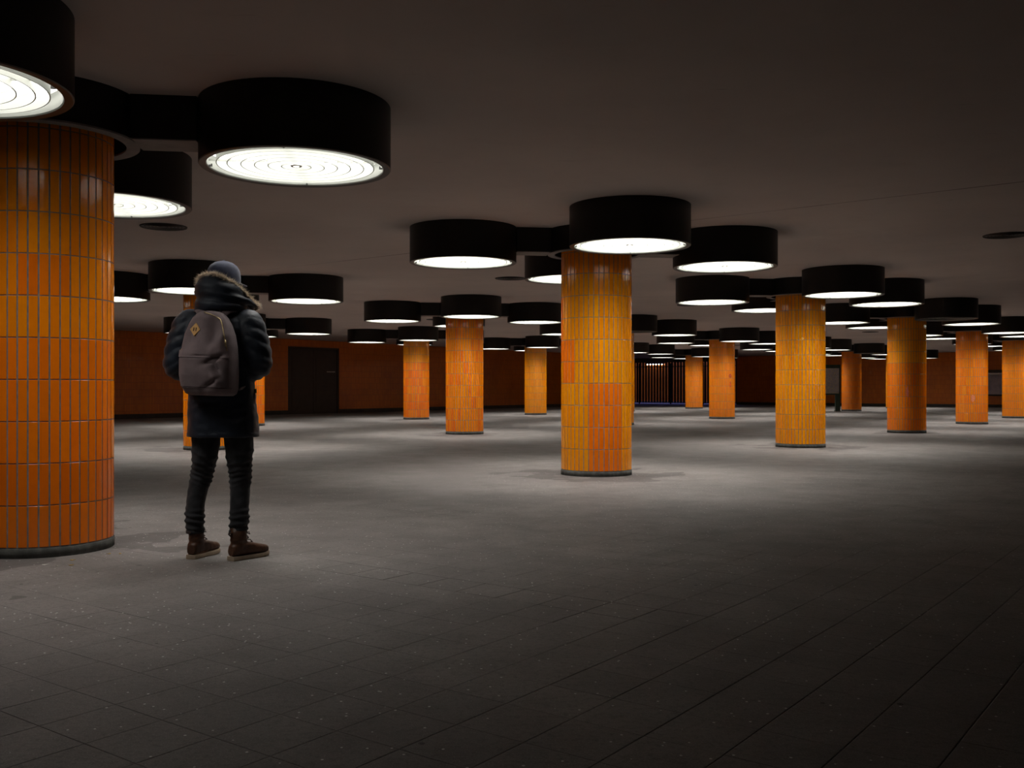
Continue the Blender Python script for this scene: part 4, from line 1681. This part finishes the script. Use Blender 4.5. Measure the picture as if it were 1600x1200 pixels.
# base panel piping
bm = bmesh.new()
tube(bm, [PM @ (pack_pt(a, 0.045, 0.001) - Vector((0, pack_fold(pack_pt(a, 0.045)) * 0.8, 0))) for a in np.linspace(PI + 0.25, 2 * PI - 0.25, 40)], 0.0028, 6)
obj('piping', bm, m_pack2, pack, smooth=True)
# zip over the top
bm = bmesh.new()
zp = []
for t_ in np.linspace(0, 1, 34):
    if t_ < 0.4:
        z = np.interp(t_, [0, 0.4], [0.505, 0.46])
        a = np.interp(t_, [0, 0.4], [1.46, 1.72]) * PI
    else:
        z = np.interp(t_, [0.4, 1], [0.46, 0.27])
        a = np.interp(t_, [0.4, 1], [1.72, 1.80]) * PI
    pp = pack_pt(a, z, 0.002)
    s_ = math.sin(a)
    if s_ < -0.15:
        pp.y -= pack_fold(pp) * min(1, (-s_ - 0.15) / 0.4)
    zp.append(PM @ pp)
tube(bm, zp, 0.0034, 6)
zipo = obj('zip', bm, m_brass, pack, label='brass zip over the top', smooth=True)
bm = bmesh.new()
e = zp[-8]
tube(bm, [e, e + Vector((0.006, -0.010, -0.012)), e + Vector((0.008, -0.012, -0.040))], [0.004, 0.005, 0.006], 8)
obj('zip_pull', bm, m_brass, zipo, smooth=True)
# tan diamond patch with two slots
a0 = 1.455 * PI
pc0 = pack_pt(a0, 0.395)
pc0.y -= pack_fold(pc0) + 0.004
nrm = Vector((-0.10, -1.0, 0.22)).normalized()
PT = PM @ Matrix.Translation(pc0 + Vector((-0.012, 0, 0))) @ nrm.to_track_quat('Z', 'Y').to_matrix().to_4x4()
bm = bmesh.new()
hd = 0.034
for (z0, z1, e) in ((-0.012, 0.003, 0),):
    b0 = [PT @ Vector((hd * math.cos(k * PI / 2), 1.18 * hd * math.sin(k * PI / 2), z0)) for k in range(4)]
    b1 = [PT @ Vector((hd * math.cos(k * PI / 2), 1.18 * hd * math.sin(k * PI / 2), z1)) for k in range(4)]
    loft(bm, [b0, b1])
patch = obj('patch', bm, m_patch, pack, label='tan leather diamond patch with two slots')
m_slot = simple('dark_slot', (0.05, 0.018, 0.006), 0.8)
for s in (-1, 1):
    bm = bmesh.new()
    add_box(bm, s * 0.008 - 0.0028, -0.011, 0.0025, s * 0.008 + 0.0028, 0.011, 0.0042, PT)
    obj('slot', bm, m_slot, patch)
# carrying loop and shoulder straps
bm = bmesh.new()
pts = [PM @ Vector(v_) for v_ in ((-0.035, 0.02, 0.50), (-0.03, 0.03, 0.535), (0.0, 0.035, 0.545), (0.03, 0.03, 0.53), (0.035, 0.02, 0.495))]
pp_, rr_ = smoothpath(pts, [(0.011, 0.003)] * 5, 4)
tube(bm, pp_, rr_, 8, up=Vector((0, 1, 0)))
obj('carrying_loop', bm, m_pack2, pack, smooth=True)
for s in (-1, 1):
    cx = 0.02
    shx = cx + s * 0.125
    ps = [(cx + s * 0.05 - 0.01, -0.135, 1.50), (cx + s * 0.085, -0.115, 1.545), (shx, -0.035, 1.555), (shx + s * 0.01, 0.06, 1.515), (shx + s * 0.005, 0.135, 1.42),
          (shx + s * 0.01, 0.155, 1.30), (cx + s * 0.175, 0.10, 1.16), (cx + s * 0.195, 0.0, 1.09), (cx + s * 0.165, -0.14, 1.06)]
    pp_, rr_ = smoothpath(ps, [(0.03, 0.006)] * 5 + [(0.028, 0.006), (0.014, 0.003), (0.013, 0.003), (0.013, 0.003)], 6)
    bm = bmesh.new()
    tube(bm, pp_, rr_, 10, up=Vector((1, 0, 0)))
    obj('shoulder_strap', bm, m_pack2, pack, smooth=True)
bm = bmesh.new()
tube(bm, [PM @ Vector((-0.172, -0.03, 0.285)), PM @ Vector((-0.182, -0.035, 0.26)), PM @ Vector((-0.176, -0.03, 0.205))], [(0.010, 0.003)] * 3, 8)
obj('side_tab', bm, m_patch, pack, label='tan side tab')

# strip lamp on the back wall of the exit well, glimpsed through the bars
tc = []
for u in (1010, 1037):
    kx = (u - 800) / FPX
    p0 = gp(EXIT_S - 0.1, 0)
    tc.append((kx * p0.y - p0.x) / (mh.x - kx * mh.y))
lw = abs(tc[0] - tc[1])
lp = gp(EXIT_S, 0.5 * (tc[0] + tc[1]), 2.885)
el = empty('strip_lamp', lp, math.atan2(mh.y, mh.x), 'small white strip lamp on the orange wall beyond the barred gate', 'wall lamp')
bm = bmesh.new()
add_box(bm, -lw / 2 - 0.05, 0.0, -0.02, lw / 2 + 0.05, 0.12, 0.08)
obj('housing', bm, M['gate'], el)
bm = bmesh.new()
tube(bm, [Vector((-lw / 2, 0.06, -0.050)), Vector((lw / 2, 0.06, -0.050))], 0.024, 12)
q = NT('strip_lamp_tube')
obj('lamp_tube', bm, q.out(color=rgb(0.9, 0.9, 0.9), emit=rgb(1.0, 0.93, 0.82), es=16.0), el, smooth='auto')


# small marks stuck or smeared on some columns
def mark(name, key, u, v, wpx, hpx, col, label):
    for t in COL.objects:
        if t.type == 'EMPTY' and t.get('category') == 'column' and t['label'] == col_labels[key]:
            break
    p = colpos(*key)
    d = math.hypot(p.x, p.y)
    th0 = math.atan2(p.x, p.y)
    off = math.atan((u - 800) / FPX) - th0
    ang = math.asin(max(-0.95, min(0.95, math.sin(off) * d / RC)))
    Y = p.y - RC * math.cos(ang)
    z = CAM_H + (605.5 - v) / FPX * Y
    hw_ = wpx / FPX * Y / RC / 2 / max(0.3, math.cos(ang))
    hh = hpx / FPX * Y / 2
    bm = bmesh.new()
    r0, r1 = RC + 0.0012, RC + 0.003
    rn_ = random.Random(int(u))
    rings = []
    n = 10
    for r in (r0, r1):
        ring = []
        for k in range(n):
            a = 2 * PI * k / n
            f = rn_.uniform(0.8, 1.1)
            aa = ang + hw_ * f * math.cos(a)
            ring.append(Vector((r * math.cos(aa), r * math.sin(aa), z + hh * f * math.sin(a))))
        rings.append(ring)
        rn_ = random.Random(int(u))
    loft(bm, rings)
    obj(name, bm, simple(name + '_' + str(int(u)), col, 0.5, var=0.2, scale=30), t, label=label)


mark('sticker', (3, 1), 1141, 587.5, 4.5, 7, (0.60, 0.08, 0.03), 'small torn red sticker')
mark('paint_smear', (3, 1), 1141, 601, 2.5, 10, (0.75, 0.10, 0.01), 'thin red smear')
mark('paint_smear', (2, 0), 1418, 613, 4, 18, (0.75, 0.20, 0.12), 'pale pink smear')
mark('paint_smear', (3, 0), 1520.5, 622, 6, 12, (0.85, 0.26, 0.13), 'pale pink smear')
mark('sticker', (1, 0), 1254, 529, 4, 4.5, (0.85, 0.42, 0.10), 'small pale sticker')
